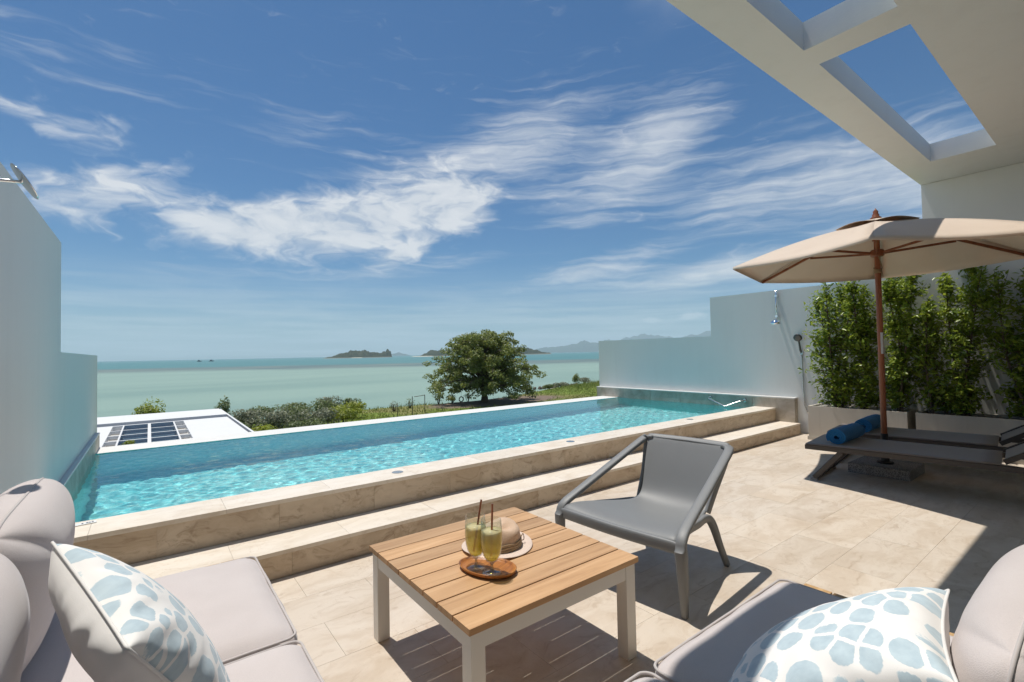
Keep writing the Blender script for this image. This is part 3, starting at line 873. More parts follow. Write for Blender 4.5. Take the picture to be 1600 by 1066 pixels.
# ------------------------------------------------------------------ leaves
def leaf_cloud(pts, nrm, size, rs, aspect=0.45, fold=0.25, jitter=0.35, cup=0.0):
    """one folded leaf (two quads -> 6 verts) per point; returns V, F"""
    n = len(pts)
    pts = np.asarray(pts); nrm = np.asarray(nrm, dtype=float)
    nrm = nrm + rs.normal(0, jitter, (n, 3)); nrm /= np.linalg.norm(nrm, axis=1)[:, None] + 1e-9
    t = rs.normal(0, 1, (n, 3)); t -= (t * nrm).sum(1)[:, None] * nrm; t /= np.linalg.norm(t, axis=1)[:, None] + 1e-9
    s = np.cross(nrm, t)
    L = (size * rs.uniform(0.6, 1.3, n))[:, None]
    W = L * aspect * rs.uniform(0.8, 1.2, n)[:, None]
    base = pts - t * L * 0.5
    tip = pts + t * L * 0.5 - nrm * L * cup
    up = nrm * W * fold
    l1 = pts - t * L * 0.08 + s * W * 0.5 + up
    r1 = pts - t * L * 0.08 - s * W * 0.5 + up
    V = np.stack([base, l1, tip, r1], 1).reshape(-1, 3)
    i = np.arange(n)[:, None] * 4
    F = np.concatenate([i + np.array([[0, 1, 2]]), i + np.array([[0, 2, 3]])], 1).reshape(-1, 3)
    return V, F

def big_tree():
    rs = np.random.RandomState(12)
    base = np.array([30.5, 45.4, -4.22])
    tr = thing('sea_almond_tree', 'broad dark green spreading tree on the lawn by the shore', 'tree', tuple(base))
    clusters = []
    bm = BM()
    Bp = Vector(base)
    trunk = [Bp + Vector(p) for p in ((0, 0, -0.1), (0.05, 0, 0.7), (-0.1, 0.05, 1.5), (0.05, 0, 2.4), (0.0, 0.1, 3.6), (0.15, 0, 5.0), (0.1, 0, 6.8))]
    sweep(bm, smooth_path(trunk, 3), [0.62, 0.52, 0.46, 0.44, 0.42, 0.40, 0.38, 0.36, 0.34, 0.31, 0.28, 0.25, 0.22, 0.19, 0.16, 0.13, 0.10, 0.07, 0.05], 9)
    k = 0
    for lev, (z0, reach, rise, cnt) in enumerate([(1.7, 6.9, 0.1, 13), (2.0, 7.2, 0.9, 14), (2.4, 7.2, 1.8, 14), (2.8, 6.6, 2.6, 14), (3.3, 5.7, 3.2, 13), (3.9, 4.5, 3.5, 11), (4.6, 3.2, 3.3, 9), (5.3, 1.9, 2.8, 7), (3.0, 3.6, 1.9, 9)]):
        for c in range(cnt):
            a = 2 * math.pi * (c + 0.37 * lev + rs.uniform(-.3, .3)) / cnt
            rr = reach * rs.uniform(0.72, 1.06)
            d = Vector((math.cos(a), math.sin(a), 0))
            s0 = Bp + Vector((0, 0, z0))
            dz_ = rs.uniform(-.45, .45)
            p1 = s0 + d * rr * 0.35 + Vector((0, 0, rise * 0.62 + 0.35))
            p2 = s0 + d * rr * 0.7 + Vector((rs.uniform(-.6, .6), rs.uniform(-.6, .6), rise * 0.95 + .2 + dz_ * .6))
            p3 = s0 + d * rr + Vector((0, 0, rise - 0.55 * (lev < 4) + dz_))
            path = smooth_path([s0, p1, p2, p3], 3)
            sweep(bm, path, [0.12 * (1 - 0.085 * i) for i in range(len(path))], 5)
            for q in (0.40, 0.54, 0.68, 0.80, 0.90, 1.0):
                if rs.rand() < 0.10: continue
                pp = path[min(int(q * (len(path) - 1)), len(path) - 1)]
                clusters.append((np.array(pp) + np.array([rs.uniform(-.7, .7), rs.uniform(-.7, .7), rs.uniform(-.45, .5)]), rs.uniform(0.45, 1.0)))
    obj('trunk', bm, M['bark'], tr, smooth=True)
    P_, N_ = [], []
    for c, r in clusters:
        n = int(105 * r)
        g = rs.normal(0, 1, (n, 3)); g /= np.linalg.norm(g, axis=1)[:, None]
        g *= rs.uniform(0.25, 1, (n, 1)) ** 0.5
        P_.append(c + g * np.array([r, r, r * 0.55])); N_.append(g * 0.7 + np.array([0, 0, 0.7]))
    V, F = leaf_cloud(np.concatenate(P_), np.concatenate(N_), 0.30, rs, 0.55, 0.2, 0.6)
    o = mesh_np('crown', V, F, M['leaf_tree'], tr)
    tr.scale = (.88, .88, .90)
    return o
big_tree()

def bush(label, x, y, z, h, wd_, mat, n, leaf, seed, name='beach_shrub', cat='shrub', group=None, spiky=False):
    rs = np.random.RandomState(seed)
    b = thing(name, label, cat, (x, y, z), 0, group)
    bm = BM()
    P_, N_ = [], []
    lobes = 7
    for i in range(lobes):
        a = rs.uniform(0, 6.28); rr = wd_ * rs.uniform(0.0, 0.62)
        c = np.array([x + rr * math.cos(a), y + rr * math.sin(a), z + h * rs.uniform(0.35, 0.78)])
        sweep(bm, [(x + rr * .2 * math.cos(a), y + rr * .2 * math.sin(a), z - .05), tuple((np.array([x, y, z]) + c) / 2 + rs.uniform(-.05, .05, 3)), tuple(c)], [0.035, 0.028, 0.015], 5)
        r = np.array([wd_ * 0.5, wd_ * 0.5, h * 0.34]) * rs.uniform(0.7, 1.1)
        m_ = n // lobes
        g = rs.normal(0, 1, (m_, 3)); g /= np.linalg.norm(g, axis=1)[:, None]
        g *= rs.uniform(0.3, 1.08, (m_, 1)) ** 0.5
        P_.append(c + g * r); N_.append(g + np.array([0, 0, 0.5]))
    obj('stems', bm, M['bark'], b, smooth=True)
    V, F = leaf_cloud(np.concatenate(P_), np.concatenate(N_), leaf, rs, 0.28 if spiky else 0.5, 0.2, 0.6)
    V[:, 2] = np.maximum(V[:, 2], z + 0.02)
    mesh_np('foliage', V, F, mat, b)
    return b
shrubs = [ # x, y, height, width, material, label
    (4.9, 38.6, 1.2, 1.1, 'leaf_bush', 'low green shrub touching the villa roof corner'),
    (6.2, 42.0, 1.7, 1.5, 'leaf_grey', 'silvery shrub behind the villa corner shrub'),
    (5.6, 34.4, 1.3, 1.3, 'leaf_bright', 'yellow-green shrub beside the villa roof edge'),
    (7.6, 38.8, 1.9, 1.7, 'leaf_grey', 'rounded silver-leaved shrub among the beach shrubs'),
    (9.4, 41.0, 1.9, 1.7, 'leaf_bush', 'dark leafy shrub between two silver-leaved shrubs'),
    (8.3, 34.0, 1.5, 1.5, 'leaf_bush', 'green shrub just over the pool edge beside the villa'),
    (10.2, 37.6, 2.0, 1.7, 'leaf_grey', 'tall silver-leaved shrub halfway along the shrub row'),
    (11.8, 42.2, 2.2, 1.7, 'leaf_bush', 'shrub with twiggy top breaking the waterline'),
    (12.6, 38.8, 1.8, 1.9, 'leaf_bright', 'bright green shrub next to the open lawn'),
    (14.2, 42.6, 1.6, 1.6, 'leaf_bright', 'bright green shrub at the lawn end of the shrub row'),
    (15.5, 46.3, 1.9, 0.9, 'leaf_bush', 'small dark shrub standing at the end of the shrub row'),
    (13.6, 46.0, 2.0, 1.4, 'leaf_grey', 'pale twiggy shrub against the water'),
    (10.0, 45.5, 1.7, 1.9, 'leaf_bush', 'low shrub along the water behind the shrub row'),
    (7.4, 45.8, 1.6, 2.0, 'leaf_bush', 'low dark shrub by the water beyond the villa')]
for i, (x, y, h, wd_, mt, lb) in enumerate(shrubs):
    bush(lb, x, y, -4.2, h * .85, wd_ * 1.1, M[mt], 1500, 0.20, 50 + i, group='shrubs between villa and lawn')
bush('yellow-green bush rising behind the villa roof', 0.1, 45.5, -4.2, 2.55, 1.5, M['leaf_bright'], 1500, 0.22, 91, name='garden_bush', cat='bush')
bush('small palm-like plant behind the villa roof corner', 4.45, 44.8, -4.2, 2.35, 0.9, M['leaf_bush'], 500, 0.34, 92, name='palm_plant', cat='plant', spiky=True)
bush('tiny bright plant in the villa roof opening', -0.75, 28.4, -2.72, 0.35, 0.35, M['leaf_bright'], 260, 0.1, 93, name='roof_plant', cat='plant')
small = [(19.2, 44.6, 1.3, 0.8, 'wispy shrub behind the wooden frame on the lawn'), (21.6, 46.0, 1.4, 0.9, 'wispy shrub beside the wooden frame rail'), (25.6, 47.2, 1.7, 1.0, 'lone wispy shrub between frame and big tree'), (27.6, 47.6, 1.0, 0.6, 'small thin shrub beside the ring swing'),
         (29.6, 47.4, 1.0, 0.8, 'low shrub at the edge of the tree shade'), (57.4, 57.6, 2.0, 0.9, 'dark upright shrub on the grass beside the pool wall end'), (52.0, 56.0, 1.3, 1.8, 'low green shrub on the grassy rise'), (48.5, 54.4, 1.1, 1.6, 'low green shrub where the sand begins'), (61.5, 59.5, 1.6, 2.0, 'leafy shrub at the wall end above the grass')]
for i, (x, y, h, wd_, lb) in enumerate(small):
    bush(lb, x, y, -4.25, h * (.65 if i > 5 else .9), wd_ * .85, M['leaf_bush' if i % 2 else 'leaf_grey'] if i != 5 else M['leaf_tree'], 130 if i < 5 else 900, 0.15 if i < 5 else 0.2, 120 + i, group='small shrubs along the shore')

# grass on the lawn and bank
rs = np.random.RandomState(5)
n = 42000
gx_ = rs.uniform(10, 76, n); gy_ = rs.uniform(33, 68, n)
keep = (gy_ < shore_y(gx_) + 0.8) & (((gx_ - 32) * 0.105) ** 2 + ((gy_ - 44.6) * 0.24) ** 2 > 0.9 + rs.uniform(-.3, .3, n))
gx_, gy_ = gx_[keep], gy_[keep]
n = len(gx_)
hh = rs.uniform(0.06, 0.22, n) * (1 + 1.6 * sstep(gx_, 42, 56) * sstep(gy_, 46, 54)) * (1 + 1.2 * (rs.rand(n) < 0.05))
an = rs.uniform(0, 6.28, n); bw = rs.uniform(0.02, 0.05, n) * 1.5
lean = rs.normal(0, 0.35, (n, 2)) * hh[:, None]
b0 = np.stack([gx_ - bw * np.cos(an), gy_ - bw * np.sin(an), np.full(n, -4.28)], 1)
b1 = np.stack([gx_ + bw * np.cos(an), gy_ + bw * np.sin(an), np.full(n, -4.28)], 1)
tp = np.stack([gx_ + lean[:, 0], gy_ + lean[:, 1], -4.2 + hh], 1)
V = np.stack([b0, b1, tp], 1).reshape(-1, 3)
tag(mesh_np('lawn_grass', V, np.arange(3 * n).reshape(-1, 3), M['grass']), 'rough green grass covering the lawn by the shore', 'grass', kind='stuff')

# wooden frame on the lawn
fc = thing('lawn_frame', 'thin wooden post and rail frame on the lawn', 'fence', (18.6, 40, -4.2))
fp = [(17.1, 38.9, 1.15), (19.0, 40.0, 1.75), (20.7, 40.9, 1.75)]
for (x, y, h) in fp:
    bm = BM(); sweep(bm, [(x, y, -4.3), (x, y, -4.2 + h)], 0.035, 8); obj('post', bm, M['fence_wood'], fc)
bm = BM(); sweep(bm, [(fp[1][0] + .3, fp[1][1] + .2, -2.52), (fp[2][0], fp[2][1], -2.50)], 0.028, 8); obj('rail', bm, M['fence_wood'], fc)
# a ring swing hanging from the tree and rocks at the waterline
bm = BM()
cx_, cy_, cz_ = 26.7, 44.2, -3.55
sweep(bm, [(cx_ + .26 * math.cos(a), cy_, cz_ + .26 * math.sin(a)) for a in [2 * math.pi * k / 20 for k in range(20)]] + [(cx_ + .26, cy_, cz_)], 0.06, 6)
sweep(bm, [(cx_, cy_, cz_ + .25), (cx_, cy_, -1.9)], 0.012, 5)
tag(obj('ring_swing', bm, M['fence_wood'], smooth=True), 'small dark ring swing hanging under the big tree', 'swing')
bm = BM()
for i in range(60):
    x = rs.uniform(50, 64); y = 62.2 + (x - 50) * 0.12 + rs.normal(0, .35)
    s = rs.uniform(.25, .6)
    mtx = Matrix.Translation((x, y, -5.0 + .08)) @ Euler((rs.uniform(0, 3), rs.uniform(0, 3), 0)).to_matrix().to_4x4()
    bmesh.ops.create_icosphere(bm, subdivisions=1, radius=s, matrix=mtx @ Matrix.Diagonal((1, .8, .45, 1)))
tag(obj('shore_rocks', bm, M['fence_wood']), 'line of dark rocks lying in the shallow water', 'rocks', kind='stuff')
# fishing boats far out
def boat(x, y, L, lb):
    b = thing('fishing_boat', lb, 'boat', (x, y, -5.0), R(35))
    bm = BM()
    for i, (s, hw) in enumerate(((-.5, .7), (0, 1), (.35, .7), (.5, .05))):
        pass
    secs = [(-.5, .16, .0), (-.1, .2, 0), (.3, .15, .03), (.5, .01, .12)]
    rings = []
    for s, hw, up in secs:
        rings.append([bm.verts.new((s * L, q * hw * L, zz_)) for q, zz_ in ((-.6, -.1), (-1, L * (.12 + up)), (1, L * (.12 + up)), (.6, -.1))])
    for a_, b_ in zip(rings[:-1], rings[1:]):
        for k_ in range(4): bm.faces.new((a_[k_], a_[(k_ + 1) % 4], b_[(k_ + 1) % 4], b_[k_]))
    bm.faces.new(rings[0]); bm.faces.new(rings[-1])
    obj('hull', bm, M['boat_hull'], b, world_space=False)
    bm = BM(); box(bm, -.3 * L, .02 * L, -.11 * L, .11 * L, .121 * L, .34 * L); obj('cabin', bm, M['boat_hull'], b, world_space=False, bevel=.02 * L)
    bm = BM(); sweep(bm, [(.1 * L, 0, .12 * L), (.1 * L, 0, .75 * L)], .012 * L, 6); obj('mast', bm, M['boat_white'], b, world_space=False)
boat(105.0, 1496.0, 12.0, 'dark fishing boat on the horizon, closer to the white wall')
boat(132.0, 1494.0, 13.0, 'dark fishing boat on the horizon, closer to the wooded island')
# ------------------------------------------------------------------ pool fittings
rail = thing('pool_handrail', 'bent steel handrail fixed to the stone above the pool corner', 'handrail', (7.7, 4.2, 0.4))
bm = BM(); sweep(bm, smooth_path([(7.80, 4.53, 0.455), (7.73, 4.53, 0.455), (7.69, 4.50, 0.45)], 3) + smooth_path([(7.62, 4.22, 0.36), (7.60, 4.19, 0.35), (7.62, 4.15, 0.355)], 3) + smooth_path([(7.69, 3.96, 0.44), (7.73, 3.93, 0.447), (7.80, 3.93, 0.447)], 3), 0.013, 10)
obj('bar', bm, M['steel'], rail, smooth=True)
for y_, z_ in ((4.53, .455), (3.93, .447)):
    bm = BM(); sweep(bm, [(7.80, y_, z_), (7.785, y_, z_)], 0.03, 16); obj('flange', bm, M['steel'], rail, autosmooth=40)
for (x, y), lb in (((1.58, 3.615), 'round flush light in the pool coping nearest the sofa end'), ((3.50, 3.615), 'round flush light in the pool coping behind the armchair'), ((5.77, 3.66), 'round flush light in the pool coping nearest the handrail')):
    lt = thing('coping_light', lb, 'light', (x, y, 0.365), group='lights set in the pool coping')
    bm = BM(); lathe(bm, [(0.036, 0.3645), (0.045, 0.3655), (0.045, 0.3675), (0.037, 0.3675)], 24, (x, y, 0)); obj('rim', bm, M['steel'], lt, autosmooth=40)
    bm = BM(); lathe(bm, [(0.0365, 0.3655), (0.0365, 0.3665), (0.02, 0.367)], 24, (x, y, 0)); obj('lens', bm, M['light_lens'], lt, autosmooth=40)
dm = thing('depth_marker', 'small white marker tile with dark marks on the pool coping', 'marker', (-0.29, 3.70, 0.365), R(8))
bm = BM(); box(bm, -.075, .045, -.022, .022, .0015, .005); obj('tile_plate', bm, M['mark_tile'], dm, world_space=False, bevel=.001, seg=1)
for a, b in ((-.066, -.060), (-.02, -.012), (.0, .01), (.012, .02), (.024, .033)):
    bm = BM(); box(bm, a, b, -.009, .008, .0052, .0056); obj('marking', bm, M['mark_ink'], dm, world_space=False)

# ------------------------------------------------------------------ showers
sh = thing('wall_shower', 'chrome overhead shower on the white wall beside the shrubs', 'shower', (7.9, 3.4, 1.7))
bm = BM(); sweep(bm, [(7.845, 3.41, 2.20), (7.845, 3.41, 1.76)], 0.011, 12); obj('riser_pipe', bm, M['chrome'], sh, smooth=True)
for z_ in (2.12, 1.80):
    bm = BM(); sweep(bm, [(7.899, 3.41, z_), (7.862, 3.41, z_), (7.834, 3.41, z_)], [0.026, 0.02, 0.02], 16); obj('bracket', bm, M['chrome'], sh, autosmooth=40)
bm = BM(); sweep(bm, smooth_path([(7.845, 3.41, 1.77), (7.80, 3.395, 1.745), (7.70, 3.36, 1.735), (7.63, 3.335, 1.73)], 4), 0.011, 10); obj('arm', bm, M['chrome'], sh, smooth=True)
bm = BM(); lathe(bm, [(0.05, -0.03), (0.074, -0.026), (0.078, -0.012), (0.07, 0.012), (0.045, 0.034), (0.02, 0.042), (0.012, 0.052)], 28, (7.62, 3.33, 1.69)); obj('head', bm, M['chrome'], sh, smooth=True)
hs_ = thing('hand_shower', 'dark hand shower with long steel hose on the white wall', 'shower', (7.88, 3.08, 1.2))
bm = BM(); sweep(bm, [(7.89, 3.085, 1.20), (7.862, 3.09, 1.26), (7.845, 3.10, 1.40), (7.835, 3.105, 1.43)], [0.013, 0.015, 0.013, 0.015], 10); obj('handle', bm, M['dark_chrome'], hs_, smooth=True)
bm = BM()
mt_ = Matrix.Translation((7.82, 3.105, 1.45)) @ Vector((-0.93, -0.1, -0.36)).to_track_quat('Z', 'Y').to_matrix().to_4x4()
rg = lathe(bm, [(0.02, -0.02), (0.052, -0.012), (0.06, 0.0), (0.058, 0.008), (0.03, 0.010)], 24)
for v in bm.verts: v.co = mt_ @ v.co
obj('spray_head', bm, M['dark_chrome'], hs_, smooth=True)
bm = BM(); sweep(bm, smooth_path([(7.885, 3.085, 1.20), (7.872, 3.075, 0.95), (7.872, 3.07, 0.65), (7.875, 3.06, 0.45), (7.88, 3.03, 0.33), (7.885, 2.98, 0.27), (7.89, 2.90, 0.26)], 5), 0.0085, 8); obj('hose', bm, M['steel'], hs_, smooth=True)
bm = BM(); sweep(bm, [(7.899, 3.083, 1.21), (7.87, 3.083, 1.21)], 0.022, 14); obj('holder', bm, M['chrome'], hs_, autosmooth=40)
hl = Vector((-0.3646, 2.45, 1.963))
ls = thing('rain_shower', 'chrome round rain shower head on arm from the wall beside the sofa', 'shower', tuple(hl))
bm = BM(); sweep(bm, [(-0.479, 2.42, 1.945), (-0.44, 2.43, 1.95), (-0.40, 2.44, 1.956), (hl.x - .006, hl.y - .001, hl.z - .004)], 0.0065, 10); obj('arm', bm, M['chrome'], ls, smooth=True)
bm = BM(); sweep(bm, [(-0.479, 2.42, 1.945), (-0.468, 2.423, 1.947)], 0.03, 18); obj('flange', bm, M['chrome'], ls, autosmooth=40)
bm = BM()
mt_ = Matrix.Translation(hl) @ Vector((0.80, 0.12, 0.52)).to_track_quat('Z', 'Y').to_matrix().to_4x4()
lathe(bm, [(0.010, -0.010), (0.025, -0.008), (0.064, -0.002), (0.068, 0.001), (0.065, 0.004), (0.03, 0.006)], 32)
for v in bm.verts: v.co = mt_ @ v.co
obj('head', bm, M['chrome'], ls, smooth=True)

# ------------------------------------------------------------------ planters and hedge shrubs
def planter(y0, y1, x0, lb):
    pt = thing('planter', lb, 'planter', (7.65, (y0 + y1) / 2, 0))
    bm = BM(); box(bm, x0 - .012, 7.885, y0 - .012, y1 + .012, 0.001, 0.05); obj('base', bm, M['planter'], pt, bevel=.003, seg=1)
    bm = BM(); grid_slab(bm, [x0, x0 + .035, 7.845, 7.88], [y0, y0 + .035, y1 - .035, y1], {(1, 1)}, 0.051, 0.475)
    obj('box', bm, M['planter'], pt, bevel=.004, seg=2)
    bm = BM(); box(bm, x0 + .036, 7.844, y0 + .036, y1 - .036, 0.06, 0.445); obj('soil', bm, M['soil'], pt)
    return pt
p1 = planter(1.735, 2.845, 7.42, 'beige stone planter box beside the hand shower')
p2 = planter(-0.40, 1.66, 7.45, 'long pale stone planter box behind the sun loungers')
bm = BM(); rs = np.random.RandomState(3)
for i in range(420):
    x = rs.uniform(7.47, 7.83); y = rs.uniform(1.79, 2.79); s = rs.uniform(.009, .019)
    bmesh.ops.create_icosphere(bm, subdivisions=1, radius=s, matrix=Matrix.Translation((x, y, .452)) @ Euler(tuple(rs.uniform(0, 3, 3))).to_matrix().to_4x4() @ Matrix.Diagonal((1, .8, .6, 1)))
tag(obj('pebbles', bm, M['pebble'], p1, smooth=True), kind='stuff')

def hedge(lb, x, y, z0, h, wx, wy, n, seed, tilt=(0, 0), tops=3):
    rs = np.random.RandomState(seed)
    b = thing('hedge_shrub', lb, 'shrub', (x, y, z0), 0, 'leafy shrubs in the planters')
    bm = BM()
    P_, N_ = [], []
    per = n // 150
    tips = []
    for s in range(tops):
        ang = 2 * math.pi * s / tops + rs.uniform(-.5, .5)
        top = Vector((x + tilt[0] + math.cos(ang) * wx * .32, y + tilt[1] + math.sin(ang) * wy * (.30 if tops > 1 else 0), z0 + h * rs.uniform(.86, 1.0)))
        st = Vector((x + rs.uniform(-.06, .06), y + rs.uniform(-.10, .10), z0 - .03))
        mid = (st + top) / 2 + Vector((rs.uniform(-.06, .06), rs.uniform(-.08, .08), 0))
        path = smooth_path([st, mid, top], 10)
        sweep(bm, path, [0.016 * (1 - .85 * i / (len(path) - 1)) + .002 for i in range(len(path))], 6)
        tips.append(path)
    nb = 62 * tops
    for i in range(nb):
        path = tips[i % tops]
        q = rs.uniform(0.03, 1.0)
        p0 = path[int(q * (len(path) - 1))]
        a = rs.uniform(0, 6.28)
        prof = math.sin(math.pi * min(1, (q * .92 + .10))) ** .55
        reach = np.array([wx * .5, wy * .5]) * prof * rs.uniform(.35, 1.0)
        end = Vector((p0.x + math.cos(a) * reach[0], p0.y + math.sin(a) * reach[1], p0.z + rs.uniform(.02, .22) * (1 if q < .9 else 1.2)))
        end.x = min(end.x, 7.84)
        end.z = max(end.z, z0 + .05)
        sweep(bm, [p0, (p0 + end) / 2 + Vector((0, 0, -.015)), end], [0.004, 0.003, 0.0015], 4, cap=False)
        d = np.array(end - p0); L = np.linalg.norm(d) + 1e-6
        m_ = max(6, int(.9 * n / nb))
        tt = rs.uniform(.15, 1.08, m_) ** .8
        pos = np.array(p0) + d * tt[:, None] + rs.normal(0, .034, (m_, 3))
        pos[:, 0] = np.minimum(pos[:, 0], 7.87)
        P_.append(pos); N_.append(np.tile(np.array([d[0] / L * .5, d[1] / L * .5, .75]), (m_, 1)))
    obj('stems', bm, M['bark'], b, smooth=True)
    P_ = np.concatenate(P_); N_ = np.concatenate(N_)
    ok = P_[:, 2] > z0 + .03
    V, F = leaf_cloud(P_[ok], N_[ok], 0.066, rs, 0.43, 0.22, 0.6, 0.12)
    V[:, 0] = np.minimum(V[:, 0], 7.892)
    mesh_np('foliage', V, F, M['leaf_hedge'], b)
hedge('sunlit shrub at the hand shower end of the planter', 7.62, 2.50, 0.47, 1.58, .46, .74, 5200, 1, (0, .02), 4)
hedge('bright shrub at the middle of the shorter planter', 7.62, 2.24, 0.47, 1.68, .42, .46, 3600, 2, (0, 0), 2)
hedge('tall shrub at the joint between the two planters', 7.62, 1.84, 0.47, 1.72, .46, .52, 4600, 4, (0, -.03), 3)
hedge('shorter gappy shrub between two taller shrubs', 7.62, 1.50, 0.47, 1.36, .42, .36, 1900, 6, (0, .02), 2)
hedge('tallest shaded shrub in the long planter', 7.62, 1.20, 0.47, 1.74, .46, .56, 4200, 7, (0, .0), 3)
hedge('dark shaded shrub by the high wall in the long planter', 7.62, 0.74, 0.47, 1.64, .46, .56, 4200, 9, (0, .02), 3)
hedge('last shaded shrub of the long planter under the roof', 7.62, 0.25, 0.47, 1.60, .46, .52, 3600, 10, (0, .0), 3)

# ------------------------------------------------------------------ umbrella
UC = Vector((6.02, 1.60, 0))
um = thing('umbrella', 'open cream market umbrella with reddish wooden pole and granite base over the loungers', 'umbrella', (6.02, 1.60, 0))
bm = BM(); box(bm, 5.775, 6.285, 1.345, 1.855, 0.001, 0.095); gbase = obj('base', bm, M['granite'], um, bevel=.014, seg=2)
bm = BM(); sweep(bm, [(UC.x, UC.y, .0955), (UC.x, UC.y, .115), (UC.x, UC.y, .12), (UC.x, UC.y, .30)], [.07, .07, .036, .036], 20); obj('sleeve', bm, M['black_metal'], gbase, autosmooth=40)
bm = BM(); sweep(bm, [(UC.x, UC.y, .12), (UC.x, UC.y, 1.3), (UC.x, UC.y, 2.60)], .0265, 20); obj('pole', bm, M['pole_wood'], um, autosmooth=40)
bm = BM(); sweep(bm, [(UC.x, UC.y, .301), (UC.x, UC.y, .40)], .031, 20); obj('collar', bm, M['black_metal'], um, autosmooth=40)
bm = BM(); lathe(bm, [(.02, 2.60), (.045, 2.61), (.05, 2.635), (.03, 2.65), (.032, 2.668), (.022, 2.68), (.025, 2.70), (.01, 2.72), (.004, 2.735)], 16, UC); obj('finial', bm, M['pole_wood'], um, smooth=True)
RH, RZ, AZ_, OFF = 1.42, 2.185, 2.60, R(14)
lathe_c = [(.05, 2.23), (.06, 2.24), (.06, 2.29), (.05, 2.30)]
bm = BM(); lathe(bm, lathe_c, 18, UC); hub = obj('hub', bm, M['pole_wood'], um, autosmooth=40)
bm = BM(); lathe(bm, [(.04, 2.52), (.055, 2.53), (.055, 2.575), (.04, 2.585)], 18, UC); obj('crown_hub', bm, M['pole_wood'], um, autosmooth=40)
bm = BM(); sweep(bm, smooth_path([(UC.x - .035, UC.y - .02, 2.27), (UC.x - .032, UC.y - .03, 2.18), (UC.x, UC.y - .036, 2.12), (UC.x + .03, UC.y - .02, 2.10), (UC.x + .02, UC.y + .03, 2.12), (UC.x - .03, UC.y + .02, 2.10), (UC.x - .034, UC.y - .02, 2.07), (UC.x - .01, UC.y - .038, 2.05)], 4), .006, 6); obj('pulley_rope', bm, M['rope'], um, smooth=True)
for q in range(3):
    bm = BM(); zc = 2.06 + q * .014; sweep(bm, [(UC.x + .032 * math.cos(a), UC.y + .032 * math.sin(a), zc) for a in [2 * math.pi * k_ / 16 for k_ in range(17)]], .006, 6); obj('rope_coil', bm, M['rope'], um, smooth=True)
bm = BM()
va = [bm.verts.new((UC.x + .0272 * math.cos(a), UC.y + .0272 * math.sin(a), z_)) for z_ in (1.22, 1.44) for a in [R(195 + 11 * k_) for k_ in range(6)]]
for k_ in range(5): bm.faces.new((va[k_], va[k_ + 1], va[k_ + 7], va[k_ + 6]))
obj('sticker', bm, M['sticker'], um)
def rim(k_, s=1.0, zoff=0.0):
    a = OFF + k_ * math.pi / 3
    zz_ = AZ_ + (RZ - AZ_) * s
    return Vector((UC.x + RH * s * math.cos(a), UC.y + RH * s * math.sin(a), zz_ + zoff))
def canopy_pt(k_, s, t_):
    """s from centre to rim, t_ across the panel"""
    sag = -0.028 * s * math.sin(math.pi * t_) + 0.045 * math.sin(math.pi * s) 
    p_ = rim(k_, s).lerp(rim(k_ + 1, s), t_)
    cen = Vector((UC.x, UC.y, p_.z))
    pull = 1 - 0.035 * math.sin(math.pi * t_) * s
    return Vector((cen.x + (p_.x - cen.x) * pull, cen.y + (p_.y - cen.y) * pull, p_.z + sag))
for k_ in range(6):
    bm = BM(); ns, nt_ = 14, 10
    g = [[bm.verts.new(canopy_pt(k_, 0.05 + .95 * i / ns, j / nt_)) for j in range(nt_ + 1)] for i in range(ns + 1)]
    for i in range(ns):
        for j in range(nt_): bm.faces.new((g[i][j], g[i + 1][j], g[i + 1][j + 1], g[i][j + 1]))
    # short hem hanging at the rim
    hem = [bm.verts.new(v.co + Vector((0, 0, -.028))) for v in g[-1]]
    for j in range(nt_): bm.faces.new((g[-1][j], hem[j], hem[j + 1], g[-1][j + 1]))
    o = obj('canopy_panel', bm, M['canopy'], um, smooth=True)
    sd = o.modifiers.new('cloth_thickness', 'SOLIDIFY'); sd.thickness = .0016; sd.offset = -1
    bm = BM(); r0 = Vector((UC.x, UC.y, AZ_ - .05)); e_ = rim(k_, .985, -.030)
    s_, u__ = frame_for(e_ - r0)
    mid_ = r0.lerp(e_, .5) + Vector((0, 0, .026))
    sweep(bm, [r0 + (e_ - r0).normalized() * .05, mid_, e_], [(.010, .014)] * 3, 8, square=True); rb = obj('rib', bm, M['rib_wood'], um)
    a = OFF + k_ * math.pi / 3
    h0 = Vector((UC.x + .055 * math.cos(a), UC.y + .055 * math.sin(a), 2.265)); h1 = r0.lerp(e_, .52) + Vector((0, 0, .004))
    bm = BM(); sweep(bm, [h0, h1], [(.008, .012)] * 2, 8, square=True); obj('strut', bm, M['rib_wood'], rb)
# vent cap raised over the apex
for k_ in range(6):
    bm = BM(); ns, nt_ = 5, 8
    def cap_pt(s, t_):
        p_ = canopy_pt(k_, .03 + .25 * s, t_)
        return p_ + Vector((0, 0, .030 + .042 * math.sin(math.pi * t_) ** 1.0 * s * s - .020 * s * s))
    g = [[bm.verts.new(cap_pt(i / ns, j / nt_)) for j in range(nt_ + 1)] for i in range(ns + 1)]
    for i in range(ns):
        for j in range(nt_): bm.faces.new((g[i][j], g[i + 1][j], g[i + 1][j + 1], g[i][j + 1]))
    o = obj('vent_panel', bm, M['canopy'], um, smooth=True)
    sd = o.modifiers.new('cloth_thickness', 'SOLIDIFY'); sd.thickness = .0016; sd.offset = -1
